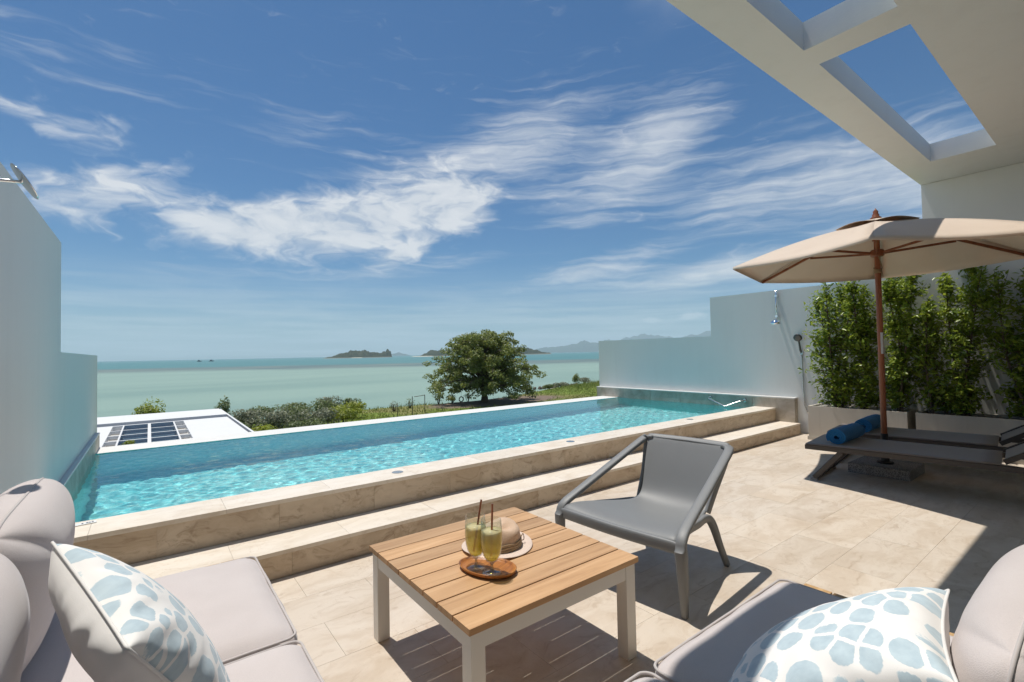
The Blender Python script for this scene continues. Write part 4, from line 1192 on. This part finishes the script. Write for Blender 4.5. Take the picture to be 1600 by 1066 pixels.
# folded tie strap lying on the canopy
bm = BM(); pa = canopy_pt(4, .70, .96) + Vector((0, 0, .012)); pb = canopy_pt(5, .88, .25) + Vector((0, 0, .012))
sweep(bm, smooth_path([pa, pa.lerp(pb, .25) + Vector((0, 0, .018)), pa.lerp(pb, .5) + Vector((0, 0, .006)), pa.lerp(pb, .8) + Vector((0, 0, .016)), pb], 4), (.028, .008), 10, square=True)
obj('tie_strap', bm, M['canopy'], um, smooth=True)

# ------------------------------------------------------------------ sun loungers (local: length along -Y from the foot end)
def lounger():
    t_ = thing('sun_lounger', 'x', 'sun lounger')
    W_, L_, H_ = .70, 1.92, .352
    for xx in (0.0, W_ - .04):
        bm = BM(); box(bm, xx, xx + .04, -L_, 0, H_ - .055, H_ - .012); obj('side_rail', bm, M['dark_frame'], t_, bevel=.005, world_space=False)
    for y0_, y1_ in ((-.045, 0), (-L_, -L_ + .04)):
        bm = BM(); box(bm, .0405, W_ - .0405, y0_, y1_, H_ - .052, H_ - .014); obj('cross_rail', bm, M['dark_frame'], t_, bevel=.005, world_space=False)
    yb = -1.36
    bm = BM(); ny_ = 10
    g = [[bm.verts.new((.006 + (W_ - .012) * i / 8, -.004 + (yb + .004) * j / ny_, H_ - .0115 + .010 - .010 * math.sin(math.pi * i / 8) * math.sin(math.pi * j / ny_))) for i in range(9)] for j in range(ny_ + 1)]
    for j in range(ny_):
        for i in range(8): bm.faces.new((g[j][i], g[j][i + 1], g[j + 1][i + 1], g[j + 1][i]))
    o = obj('seat_sling', bm, M['sling'], t_, smooth=True, world_space=False)
    sd = o.modifiers.new('sling_thickness', 'SOLIDIFY'); sd.thickness = .006; sd.offset = -1
    # raised backrest
    up = Matrix.Translation((0, yb - .02, H_ + .004)) @ Matrix.Rotation(R(-33), 4, 'X')
    for xx in (.045, W_ - .085):
        bm = BM(); box(bm, xx, xx + .04, -.66, 0, -.012, .026, up); obj('backrest_rail', bm, M['dark_frame'], t_, bevel=.005, world_space=False)
    bm = BM(); box(bm, .086, W_ - .086, -.655, -.01, .008, .016, up); obj('backrest_sling', bm, M['sling'], t_, world_space=False)
    bm = BM(); box(bm, .045, W_ - .045, -.70, -.661, -.010, .024, up); obj('backrest_top', bm, M['dark_frame'], t_, bevel=.005, world_space=False)
    # sled legs: two raking legs joined by a floor bar
    for yf, yt in ((-.07, -.30), (-L_ + .10, -L_ + .32)):
        for xx in (.03, W_ - .03):
            bm = BM(); sweep(bm, [(xx, yf, .022), (xx, yt, H_ - .0555)], [(.022, .026)] * 2, 8, square=True); lg = obj('leg', bm, M['dark_frame'], t_, world_space=False)
            bm = BM(); box(bm, xx - .028, xx + .028, yf - .03, yf + .03, .001, .016); obj('foot_pad', bm, M['grey_plastic'], lg, world_space=False)
        bm = BM(); box(bm, .054, W_ - .054, yf - .018, yf + .018, .012, .044); obj('floor_bar', bm, M['dark_frame'], t_, bevel=.004, world_space=False)
    return t_
l1 = lounger()
l2 = copy_tree(l1)
for l_, (x, y), a, lb in ((l1, (5.165, 2.02), 6.2, 'brown sling sun lounger on the terrace side of the umbrella pole'), (l2, (6.13, 2.16), 6.2, 'brown sling sun lounger between umbrella pole and planters')):
    l_.location = (x, y, 0); l_.rotation_euler = (0, 0, R(a))
    tag(l_, lb, 'sun lounger', 'sun loungers by the planters')

# rolled towels
def towel():
    bm = BM()
    turns, th, r0, L_ = 3.6, .0150, .012, .58
    n_ = 90
    inner, outer = [], []
    for i in range(n_ + 1):
        a = 2 * math.pi * turns * i / n_
        r = r0 + (th + .0035) * a / (2 * math.pi)
        inner.append((r * math.cos(a), r * math.sin(a) * .90)); outer.append(((r + th) * math.cos(a), (r + th) * math.sin(a) * .90))
    m_ = 8
    def prof(j):
        s = j / m_
        return -L_ / 2 + L_ * s
    loop = outer + inner[::-1]
    rings = []
    for j in range(m_ + 1):
        wob = noise.noise(Vector((j * .9, 3, 1))) * .006
        taper = 1 - .04 * (abs(j / m_ - .5) * 2) ** 3
        rings.append([bm.verts.new((p_[0] * taper + wob, prof(j) + .006 * noise.noise(Vector((p_[0] * 30, p_[1] * 30, j))) * (j in (0, m_)), p_[1] * taper)) for p_ in loop])
    nl = len(loop)
    for a_, b_ in zip(rings[:-1], rings[1:]):
        for k_ in range(nl): bm.faces.new((a_[k_], a_[(k_ + 1) % nl], b_[(k_ + 1) % nl], b_[k_]))
    for rg_, fl in ((rings[0], False), (rings[-1], True)):
        for i in range(n_):
            q_ = (rg_[i], rg_[i + 1], rg_[nl - 2 - i], rg_[nl - 1 - i])
            bm.faces.new(q_ if fl else q_[::-1])
    return obj('rolled_towel', bm, M['towel'], autosmooth=50)
t1 = towel()
lowest = min(v.co.z for v in t1.data.vertices)
t2 = t1.copy(); COL.objects.link(t2)
for t_, (x, y), rz, lb in ((t1, (5.60, 1.80), -89, 'rolled blue towel on the lounger on the terrace side'), (t2, (6.53, 1.86), -87, 'rolled blue towel on the lounger by the planters')):
    t_.location = (x, y, .352 - lowest + .0005); t_.rotation_euler = (0, 0, R(rz))
    tag(t_, lb, 'towel', 'rolled towels on the loungers')

# ------------------------------------------------------------------ grey moulded armchair
CH = thing('armchair', 'grey moulded plastic armchair with open sloping arms beside the table', 'chair', (2.0, 1.755, 0), R(180 + 5.0))
# local axes: +x to the front is NEGATIVE here: x grows from the front edge (0) to the back (-)
def cp(a, s, z): return Vector((-a, s, z))
bm = BM()
prof = [(0.005, .352, .372), (.03, .378, .370), (.10, .384, .345), (.24, .366, .310), (.40, .340, .275), (.52, .325, .250), (.585, .328, .238), (.63, .352, .236), (.665, .40, .240), (.70, .47, .252), (.74, .55, .268), (.785, .63, .284), (.81, .675, .292), (.826, .697, .292), (.838, .708, .286), (.850, .706, .280)]
ncol = 14
g = []
for (a, z, hw) in prof:
    row = []
    for j in range(ncol + 1):
        s = -1 + 2 * j / ncol
        dip = -.022 * (1 - s * s) * (1 if a < .62 else 0)
        back = .024 * (1 - s * s) * (1 if a > .62 else 0)
        row.append(bm.verts.new(cp(a + back, s * hw, z + dip)))
    g.append(row)
for i in range(len(g) - 1):
    for j in range(ncol): bm.faces.new((g[i][j], g[i][j + 1], g[i + 1][j + 1], g[i + 1][j]))
o = obj('seat_shell', bm, M['plastic'], CH, smooth=True, world_space=False)
sd = o.modifiers.new('shell', 'SOLIDIFY'); sd.thickness = .022; sd.offset = 0
ss = o.modifiers.new('round', 'SUBSURF'); ss.levels = 1; ss.render_levels = 1
bm = BM()
half = smooth_path([cp(.03, .392, .003), cp(.018, .394, .20), cp(.012, .392, .31)], 3)[:-1] + smooth_path([cp(.012, .391, .325), cp(.022, .388, .362), cp(.055, .382, .390), cp(.10, .375, .411)], 3)[:-1] + smooth_path([cp(.14, .370, .427), cp(.42, .342, .535), cp(.72, .310, .652)], 3)[:-1] + smooth_path([cp(.75, .306, .664), cp(.80, .296, .683), cp(.826, .272, .692), cp(.836, .235, .695)], 3) + [cp(.845, .12, .696)]
full = half + [cp(.848, 0, .697)] + [Vector((p_.x, -p_.y, p_.z)) for p_ in half[::-1]]
secs = []
prev_s = None
rings = []
for i, p_ in enumerate(full):
    d = (full[min(i + 1, len(full) - 1)] - full[max(i - 1, 0)]).normalized()
    side = Vector((0, 1, 0)) if p_.y >= 0 else Vector((0, 1, 0))
    # blend the side axis so that the flat of the bar turns round the top corners
    ac = abs(d.y)
    side = (Vector((0, 1, 0)) * (1 - ac) + Vector((1, 0, 0)) * ac * (-1 if d.y < 0 else 1))
    s_ = (side - d * side.dot(d)).normalized()
    u__ = d.cross(s_).normalized()
    if p_.z < .33: hw, hh_ = .016 + .011 * p_.z / .33, .016 + .014 * p_.z / .33
    elif abs(p_.y) < .24: hw, hh_ = .016, .009
    else: hw, hh_ = .027, .0155
    ring = []
    for k_ in range(14):
        a_ = 2 * math.pi * (k_ + .5) / 14
        c_, sn_ = math.cos(a_), math.sin(a_)
        ring.append(bm.verts.new(p_ + s_ * math.copysign(abs(c_) ** .55, c_) * hw + u__ * math.copysign(abs(sn_) ** .55, sn_) * hh_))
    rings.append(ring)
for a_, b_ in zip(rings[:-1], rings[1:]):
    for k_ in range(14): bm.faces.new((a_[k_], a_[(k_ + 1) % 14], b_[(k_ + 1) % 14], b_[k_]))
bm.faces.new(rings[0][::-1]); bm.faces.new(rings[-1])
obj('arm_frame', bm, M['plastic'], CH, autosmooth=45, world_space=False)
for s in (-1, 1):
    bm = BM()
    pts = smooth_path([cp(.03, s * .372, .352), cp(.22, s * .316, .348), cp(.42, s * .279, .326), cp(.55, s * .250, .314), cp(.615, s * .246, .296), cp(.655, s * .255, .235), cp(.69, s * .270, .13), cp(.735, s * .292, .003)], 4)
    nn_ = len(pts)
    dims = [(.014 + .008 * min(1, max(0, (i / nn_ - .35) / .2)) - .008 * max(0, (i / nn_ - .65) / .35), .022 - .004 * max(0, (i / nn_ - .6) / .4)) for i in range(nn_)]
    rings = []
    for i, p_ in enumerate(pts):
        d = (pts[min(i + 1, nn_ - 1)] - pts[max(i - 1, 0)]).normalized()
        sd_ = Vector((0, 1, 0)); sd_ = (sd_ - d * sd_.dot(d)).normalized(); up_ = d.cross(sd_)
        ring = []
        for k_ in range(14):
            a_ = 2 * math.pi * (k_ + .5) / 14; c_, sn_ = math.cos(a_), math.sin(a_)
            ring.append(bm.verts.new(p_ + sd_ * math.copysign(abs(c_) ** .6, c_) * dims[i][0] + up_ * math.copysign(abs(sn_) ** .6, sn_) * dims[i][1]))
        rings.append(ring)
    for a_, b_ in zip(rings[:-1], rings[1:]):
        for k_ in range(14): bm.faces.new((a_[k_], a_[(k_ + 1) % 14], b_[(k_ + 1) % 14], b_[k_]))
    bm.faces.new(rings[0][::-1]); bm.faces.new(rings[-1])
    obj('rear_leg', bm, M['plastic'], CH, autosmooth=50, world_space=False)
    bm = BM()
    sweep(bm, smooth_path([cp(.62, s * .236, .33), cp(.70, s * .252, .46), cp(.77, s * .276, .59), cp(.80, s * .286, .65)], 3), [(.009, .022)] * 10, 12, square=True, power=.5)
    obj('back_flange', bm, M['plastic'], CH, autosmooth=50, world_space=False)
bm = BM()
sweep(bm, smooth_path([cp(.020, -.398, .334), cp(.006, -.2, .334), cp(.004, 0, .332), cp(.006, .2, .334), cp(.020, .398, .334)], 3), [(.015, .026)] + [(.016, .031)] * 11 + [(.015, .026)], 12, square=True, power=.5)
obj('front_rail', bm, M['plastic'], CH, autosmooth=50, world_space=False)
# ------------------------------------------------------------------ coffee table
TB = thing('coffee_table', 'square coffee table with slatted teak top and white metal legs', 'table', (1.235, 1.755, 0))
X0, X1, Y0, Y1, TZ = .812, 1.662, 1.318, 2.188, .42
nb = 8; gap = .007; bw_ = (Y1 - Y0 - gap * (nb - 1)) / nb
for i in range(nb):
    bm = BM(); box(bm, -(X1 - X0) / 2, (X1 - X0) / 2, -bw_ / 2, bw_ / 2, -.011, .011)
    o = obj('board', bm, M['teak'], bevel=.003)
    o.location = ((X0 + X1) / 2 - 1.235, Y0 + bw_ / 2 + i * (bw_ + gap) - 1.755, TZ - .011 + rnd.uniform(-.0004, .0004)); o.parent = TB
lx, ly = X0 + .012, Y0 + .012; hx_, hy_ = X1 - .012, Y1 - .012
for x in (lx, hx_ - .055):
    for y in (ly, hy_ - .055):
        bm = BM(); box(bm, x, x + .055, y, y + .055, .001, TZ - .0235); obj('leg', bm, M['white_metal'], TB, bevel=.003)
for y in (ly + .003, hy_ - .033):
    bm = BM(); box(bm, lx + .0555, hx_ - .0555, y, y + .03, TZ - .085, TZ - .0235); obj('apron', bm, M['white_metal'], TB, bevel=.002)
for x in (lx + .003, hx_ - .033):
    bm = BM(); box(bm, x, x + .03, ly + .0555, hy_ - .0555, TZ - .085, TZ - .0235); obj('apron', bm, M['white_metal'], TB, bevel=.002)

# hat
ht = thing('straw_hat', 'woven straw hat with pinched crown lying on the coffee table', 'hat', (1.265, 1.80, TZ))
def crown_pt(a, z, r):
    return Vector((1.275 + r * math.cos(a) * 1.04, 1.80 + r * math.sin(a), TZ + z))
bm = BM()
seg = 48; profc = [(.098, .004), (.098, .03), (.095, .058), (.090, .078), (.082, .091), (.068, .097), (.048, .090), (.022, .080), (.004, .077)]
rings = []
for r, z in profc:
    rings.append([bm.verts.new(crown_pt(2 * math.pi * k_ / seg, z + (.010 * math.cos(2 * (2 * math.pi * k_ / seg) - .6) if z > .072 else 0), r * (1 - (.07 * math.cos(3 * 2 * math.pi * k_ / seg) if .07 < z else 0)))) for k_ in range(seg)])
for a_, b_ in zip(rings[:-1], rings[1:]):
    for k_ in range(seg): bm.faces.new((a_[k_], a_[(k_ + 1) % seg], b_[(k_ + 1) % seg], b_[k_]))
bm.faces.new(rings[-1])
obj('crown', bm, M['hat'], ht, smooth=True)
bm = BM()
rings = []
for r, z in [(.099, .0045), (.12, .003), (.145, .003), (.162, .006), (.164, .0035), (.145, .0008), (.099, .0008)]:
    rings.append([bm.verts.new((1.265 + r * math.cos(2 * math.pi * k_ / 64), 1.80 + r * math.sin(2 * math.pi * k_ / 64) * .97, TZ + z + (.006 * (1 + math.sin(2 * 2 * math.pi * k_ / 64 + 1)) if r > .15 else 0))) for k_ in range(64)])
for a_, b_ in zip(rings, rings[1:] + rings[:1]):
    for k_ in range(64): bm.faces.new((a_[k_], a_[(k_ + 1) % 64], b_[(k_ + 1) % 64], b_[k_]))
obj('brim', bm, M['hat_brim'], ht, smooth=True)
bm = BM()
for q, zc in enumerate((.010, .021, .032)):
    sweep(bm, [crown_pt(2 * math.pi * k_ / 40, zc + .002 * math.sin(k_ * 1.3 + q), 0.1005 - q * .0006) for k_ in range(41)], (.004, .0062), 6)
obj('band', bm, M['hat_band'], ht, smooth=True)
bm = BM(); sweep(bm, smooth_path([crown_pt(-.5, .02, .097), crown_pt(-.5, .045, .108), crown_pt(-.42, .03, .115), crown_pt(-.55, .02, .112), crown_pt(-.45, .012, .10)], 4), .0022, 5); obj('knot', bm, M['hat_band'], ht, smooth=True)

# tray
tdir = math.atan2(-.213, .10)
ty = thing('serving_tray', 'dark-rimmed oval wooden tray under the two drinks', 'tray', (1.092, 1.628, TZ), tdir)
bm = BM()
def oval(r, z, n_=48):
    out = []
    for k_ in range(n_):
        a = 2 * math.pi * k_ / n_
        egg = 1 + .10 * math.cos(a)
        out.append(bm.verts.new((.128 * r * math.cos(a), .083 * r * math.sin(a) * egg, z)))
    return out
rings = [oval(.80, .001), oval(.95, .008), oval(1.0, .020), oval(.965, .0215), oval(.92, .013), oval(.85, .0105), oval(.3, .010)]
for a_, b_ in zip(rings[:-1], rings[1:]):
    for k_ in range(48): bm.faces.new((a_[k_], a_[(k_ + 1) % 48], b_[(k_ + 1) % 48], b_[k_]))
bm.faces.new(rings[0][::-1]); bm.faces.new(rings[-1])
obj('dish', bm, M['tray_wood'], ty, smooth=True, world_space=False)

# drinks
def glass():
    g_ = thing('drink_glass', 'x', 'glass')
    bm = BM(); lathe(bm, [(.034, 0), (.034, .0015), (.012, .005), (.005, .009), (.0045, .024), (.008, .029)], 32, close_top=False); obj('foot', bm, M['glass_thick'], g_, smooth=True, world_space=False)
    bm = BM(); lathe(bm, [(.008, .029), (.020, .037), (.029, .052), (.035, .075), (.0375, .100), (.0365, .130), (.0335, .158), (.0326, .158), (.0355, .130), (.0365, .100), (.034, .076), (.028, .053), (.019, .039), (.003, .032)], 40, close_top=True, close_bottom=False); obj('bowl', bm, M['glass'], g_, smooth=True, world_space=False)
    bm = BM(); lathe(bm, [(.003, .0335), (.018, .0405), (.027, .0545), (.033, .0765), (.0354, .100), (.0350, .118), (.0346, .126)], 40); obj('drink', bm, M['drink'], g_, smooth=True, world_space=False)
    return g_
g1 = glass(); g2 = copy_tree(g1)
GL = [((1.060, 1.660), g1, 'stemmed glass of cloudy lemon drink on the hat side of the tray'), ((1.082, 1.578), g2, 'stemmed glass of lemon drink at the dark end of the tray')]
for (x, y), o, lb in GL:
    o.location = (x, y, TZ + .0108); o.scale = (1.18, 1.18, 1.33); tag(o, lb, 'glass', 'lemon drinks on the tray')
for (x, y), (dx, dy), top, lb in (((1.060, 1.660), (.040, .014), .262, 'copper straw leaning in the glass on the hat side'), ((1.082, 1.578), (.010, .004), .268, 'copper straw upright in the glass at the dark end of the tray')):
    bm = BM(); b0_ = Vector((x - dx * .35, y - dy * .35, TZ + .0108 + .068)); sweep(bm, [b0_, Vector((x + dx, y + dy, TZ + .0108 + top))], .0042, 12)
    tag(obj('straw', bm, M['copper'], autosmooth=40), lb, 'straw', 'copper straws')

# ------------------------------------------------------------------ sofas
def slat_sofa(lb, along, a0, a1, b0_, b1_, n_, mat):
    """slatted platform; slats run along the given axis"""
    s_ = thing('slatted_sofa', lb, 'sofa', ((a0 + a1) / 2, (b0_ + b1_) / 2, 0) if along == 'X' else ((b0_ + b1_) / 2, (a0 + a1) / 2, 0))
    pitch_ = (b1_ - b0_) / n_
    def bx(bm, a_, b_, c_, d_, z0, z1):
        if along == 'X': box(bm, a_, b_, c_, d_, z0, z1)
        else: box(bm, c_, d_, a_, b_, z0, z1)
    for i in range(n_):
        bm = BM(); bx(bm, a0, a1, b0_ + i * pitch_ + .004, b0_ + (i + 1) * pitch_ - .004, .278, .300); obj('slat', bm, mat, s_, bevel=.003)
    for q in (b0_ + .03, b1_ - .07):
        bm = BM(); bx(bm, a0 + .02, a1 - .02, q, q + .04, .20, .2775); obj('rail', bm, mat, s_, bevel=.003)
    for p_ in (a0 + .03, (a0 + a1) / 2 - .03, a1 - .09):
        for q in (b0_ + .075, b1_ - .135):
            bm = BM(); bx(bm, p_, p_ + .06, q, q + .06, .001, .2775); obj('leg', bm, mat, s_, bevel=.003)
    return s_
slat_sofa('slatted teak sofa base along the left boundary wall', 'Y', 0.02, 2.755, -.465, .381, 8, M['teak_sofa_y'])['label'] = 'slatted teak sofa base beside the pool steps and plaster wall'
slat_sofa('slatted teak sofa base facing the pool beside the armchair shadow', 'X', .40, 2.215, .03, .886, 8, M['teak_sofa_x'])

def cushion(name, lb, cat, size, mat4, group=None, puff=.35, n_=16, wr=.006, seed=0, crown=.02, er_=.055, pipe=True):
    """soft box cushion with rounded edges, crowned faces, piping and shallow wrinkles"""
    sx, sy_, sz = size[0] / 2, size[1] / 2, size[2] / 2
    bm = BM()
    bmesh.ops.create_cube(bm, size=2.0)
    bmesh.ops.subdivide_edges(bm, edges=bm.edges[:], cuts=n_ if pipe else 27, use_grid_fill=True)
    er = min(sz * .97, er_)
    for v in bm.verts:
        c = v.co.copy()
        p_ = Vector((c.x * sx, c.y * sy_, c.z * sz))
        q = Vector((max(-sx + er, min(sx - er, p_.x)), max(-sy_ + er, min(sy_ - er, p_.y)), max(-sz + er, min(sz - er, p_.z))))
        d = p_ - q
        if d.length > 1e-6: p_ = q + d.normalized() * er
        fx, fy = 1 - c.x * c.x, 1 - c.y * c.y
        p_.z += c.z * crown * (max(fx, 0) * max(fy, 0)) ** .5
        fz = 1 - c.z * c.z
        p_.x += c.x * puff * .03 * fz * max(fy, 0) ** .5; p_.y += c.y * puff * .03 * fz * max(fx, 0) ** .5
        nn = noise.fractal(Vector((p_.x * 7 + seed, p_.y * 7, p_.z * 7)), 1.0, 2.0, 3) * wr
        # small puckers along the seams
        edge = max(abs(c.x), abs(c.y)) ** 8
        nn += (.0011 * math.sin((p_.x + p_.y) * 62 + seed) * edge) if pipe else -.007 * max(0, noise.noise(Vector((p_.x * 2.2 + seed, p_.y * 11, p_.z * 4)))) ** 1.5
        p_ += (c.normalized()) * nn
        v.co = p_
    o = obj(name, bm, M['cushion'], smooth=True)
    o.matrix_world = mat4
    o.modifiers.new('soft', 'SUBSURF').render_levels = 1
    tag(o, lb, cat, group)
    for zsg in ((1, -1) if pipe else ()):
        bm = BM()
        pts = []
        rr = er * .75
        e2 = er * .16
        for (cx1, cy1, a0_) in ((sx - rr, sy_ - rr, 0), (-sx + rr, sy_ - rr, 90), (-sx + rr, -sy_ + rr, 180), (sx - rr, -sy_ + rr, 270)):
            for k_ in range(7):
                a = R(a0_ + 15 * k_)
                pts.append(Vector((cx1 + (rr - e2) * math.cos(a), cy1 + (rr - e2) * math.sin(a), zsg * (sz - er * .30))))
        # subdivide the long runs so that piping follows the cloth
        full = []
        for i in range(len(pts)):
            a_, b_ = pts[i], pts[(i + 1) % len(pts)]
            m_ = max(1, int((b_ - a_).length / .05))
            for k_ in range(m_):
                full.append(a_.lerp(b_, k_ / m_) + Vector((0, 0, .0012 * noise.noise(Vector((i * 1.3, k_ * .7, seed))))))
        sweep(bm, full + [full[0]], .0042, 6, cap=False)
        pp = obj('piping', bm, M['piping'], smooth=True)
        pp.parent = o
    return o
def plump(name, lb, size, T_, mat4, group, seed):
    """plump back cushion: two bulging faces joined at a piped seam with rounded corners"""
    n_ = 40
    sx, sy_ = size[0] / 2, size[1] / 2
    bm = BM()
    def sq(u, v_):
        # square to rounded-corner outline
        r = .16
        x_, y_ = u * sx, v_ * sy_
        k_ = (abs(u) ** 6 + abs(v_) ** 6) ** (1 / 6)
        m_ = max(abs(u), abs(v_))
        f_s = (m_ / k_) if k_ > 1e-6 else 1
        return x_ * f_s, y_ * f_s, m_
    G = {}
    for sgn in (1, -1):
        for i in range(n_ + 1):
            for j in range(n_ + 1):
                u, v_ = -1 + 2 * i / n_, -1 + 2 * j / n_
                u = math.sin(u * math.pi / 2) ; v_ = math.sin(v_ * math.pi / 2)
                if sgn == -1 and (i in (0, n_) or j in (0, n_)):
                    G[(sgn, i, j)] = G[(1, i, j)]; continue
                x_, y_, m_ = sq(u, v_)
                th = T_ * .5 * (max(0, 1 - abs(u) ** 3.2) ** .42) * (max(0, 1 - abs(v_) ** 3.2) ** .42)
                ang = math.atan2(v_, u)
                wv = .002 * noise.noise(Vector((ang * 6 + seed, m_ * .8, sgn * 2))) * m_ ** 2 * (1 - m_ ** 6) + .003 * noise.noise(Vector((u * 1.5 + seed, v_ * 1.5, sgn)))
                G[(sgn, i, j)] = bm.verts.new((x_, y_, sgn * (th + wv * (th > 1e-5))))
    for sgn in (1, -1):
        for i in range(n_):
            for j in range(n_):
                ks = [(i, j), (i + 1, j), (i + 1, j + 1), (i, j + 1)]
                bm.faces.new([G[(sgn, a, b)] for a, b in (ks if sgn > 0 else ks[::-1])])
    ed = [G[(1, i, 0)].co.copy() for i in range(n_)] + [G[(1, n_, j)].co.copy() for j in range(n_)] + [G[(1, n_ - i, n_)].co.copy() for i in range(n_)] + [G[(1, 0, n_ - j)].co.copy() for j in range(n_)]
    o = obj(name, bm, M['cushion'], smooth=True)
    o.modifiers.new('soft', 'SUBSURF').render_levels = 1
    o.matrix_world = mat4
    tag(o, lb, 'cushion', group)
    bm = BM(); sweep(bm, ed + [ed[0]], .0038, 6, cap=False)
    s_ = obj('piping', bm, M['piping'], smooth=True); s_.parent = o
    return o
def place(c, rx=0, ry=0, rz=0):
    return Matrix.Translation(c) @ Euler((R(rx), R(ry), R(rz)), 'XYZ').to_matrix().to_4x4()
SG = 'taupe sofa seat cushions'
cushion('seat_cushion', 'taupe seat cushion at the pool steps end of the sofa', 'cushion', (.815, .80, .125), place((-.022, 2.045, .364)), SG, seed=1)
cushion('seat_cushion', 'taupe seat cushion behind the spotted pillow beside the coffee table', 'cushion', (.815, .735, .125), place((-.022, 1.272, .364)), SG, seed=2)
cushion('seat_cushion', 'taupe seat cushion in the corner of the sofas', 'cushion', (.815, .80, .125), place((-.022, .50, .364)), SG, seed=3)
cushion('seat_cushion', 'taupe seat cushion with sunlit front edge under the spotted pillow facing the pool', 'cushion', (.835, .80, .125), place((1.532, .468, .364)), SG, seed=4)
cushion('seat_cushion', 'taupe seat cushion in front of the coffee table legs', 'cushion', (.69, .80, .125), place((.765, .468, .364)), SG, seed=5)
BG = 'taupe sofa back cushions'
plump('back_cushion', 'tall taupe back cushion with oval shower shadow against the wall', (.47, .80), .25, place((-.332, 2.06, .664), 0, 98, 0), BG, 6)
plump('back_cushion', 'tall taupe back cushion pressed against the spotted pillow', (.47, .78), .25, place((-.332, 1.265, .664), 0, 98, 0), BG, 7)
plump('back_cushion', 'rounded taupe back cushion behind the pillow under the roof shadow', (.86, .35), .21, place((1.575, .165, .606), 98, 0, 0), BG, 8)

def pillow(name, lb, size, T_, mat4, group, seed, fold=.012):
    """scatter cushion: patterned front (+z), plain back, pointed corners, gathered seams"""
    n_ = 44
    bm = BM(); uvl = bm.loops.layers.uv.new('UVMap')
    def pt(u, v_, sgn):
        e = (max(0, 1 - u * u) * max(0, 1 - v_ * v_))
        th = T_ * .5 * e ** .42
        inx = 1 - .07 * (1 - v_ * v_) ** 1.0
        iny = 1 - .07 * (1 - u * u) ** 1.0
        x_, y_ = u * size / 2 * inx, v_ * size / 2 * iny
        rim_ = max(abs(u), abs(v_)) ** 3
        ang = math.atan2(v_, u)
        w_ = fold * (noise.noise(Vector((ang * 5.5 + seed, rim_ * 1.2, sgn * 3))) * rim_ + .35 * noise.noise(Vector((u * 2.2 + seed, v_ * 2.2, sgn)))) * min(1, e * 6)
        z_ = sgn * (th + w_)
        return Vector((x_, y_, z_))
    grids = {}
    for sgn in (1, -1):
        for i in range(n_ + 1):
            for j in range(n_ + 1):
                u, v_ = -1 + 2 * i / n_, -1 + 2 * j / n_
                u = math.copysign(abs(u) ** .85, u); v_ = math.copysign(abs(v_) ** .85, v_)
                border = i in (0, n_) or j in (0, n_)
                if border and sgn == -1:
                    grids[(sgn, i, j)] = grids[(1, i, j)]
                else:
                    grids[(sgn, i, j)] = bm.verts.new(pt(u, v_, sgn))
    for sgn in (1, -1):
        for i in range(n_):
            for j in range(n_):
                ks = [(i, j), (i + 1, j), (i + 1, j + 1), (i, j + 1)]
                if sgn < 0: ks = ks[::-1]
                f = bm.faces.new([grids[(sgn, a, b)] for a, b in ks])
                f.material_index = 0 if sgn > 0 else 1
                f.smooth = True
                for lp, (a, b) in zip(f.loops, ks): lp[uvl].uv = (a / n_, b / n_)
    me = bpy.data.meshes.new(name); bm.to_mesh(me)
    edge_pts = [grids[(1, i, 0)].co.copy() for i in range(n_)] + [grids[(1, n_, j)].co.copy() for j in range(n_)] + [grids[(1, n_ - i, n_)].co.copy() for i in range(n_)] + [grids[(1, 0, n_ - j)].co.copy() for j in range(n_)]
    bm.free()
    o = finish(name, me, [M['pillow_spots'], M['pillow_plain']])
    o.modifiers.new('soft', 'SUBSURF').render_levels = 1
    o.matrix_world = mat4
    tag(o, lb, 'pillow', group)
    bm = BM(); sweep(bm, edge_pts + [edge_pts[0]], .0032, 6, cap=False)
    s_ = obj('seam', bm, M['pillow_plain'], smooth=True); s_.parent = o
    return o
def aim(c, normal, upish, spin=0):
    zax = Vector(normal).normalized(); xax = Vector(upish).cross(zax).normalized(); yax = zax.cross(xax)
    m_ = Matrix((xax, yax, zax)).transposed().to_4x4(); m_.translation = Vector(c)
    return m_ @ Matrix.Rotation(R(spin), 4, 'Z')
PG = 'blue spotted scatter pillows'
A_ = Vector((-.168, 1.46, .900)); B_ = Vector((-.024, 1.055, .800))
e1 = (B_ - A_).normalized(); nz_ = Vector((.83, .14, .50)); nz_ = (nz_ - e1 * nz_.dot(e1)).normalized(); e2 = nz_.cross(e1)
mp = Matrix((e1, e2, nz_)).transposed().to_4x4(); sgn_ = -1 if e2.z > 0 else 1
mp.translation = A_ + e1 * .212 + e2 * .212 * sgn_
pillow('spotted_pillow', 'blue and white spotted pillow standing against the wall-side back cushions', .43, .18, mp, PG, 1, .016)
pillow('spotted_pillow', 'blue and white spotted pillow on the sofa facing the pool', .50, .19, aim((1.235, .44, .585), (-.05, .58, .81), (0, 0, 1), 8), PG, 2, .014)
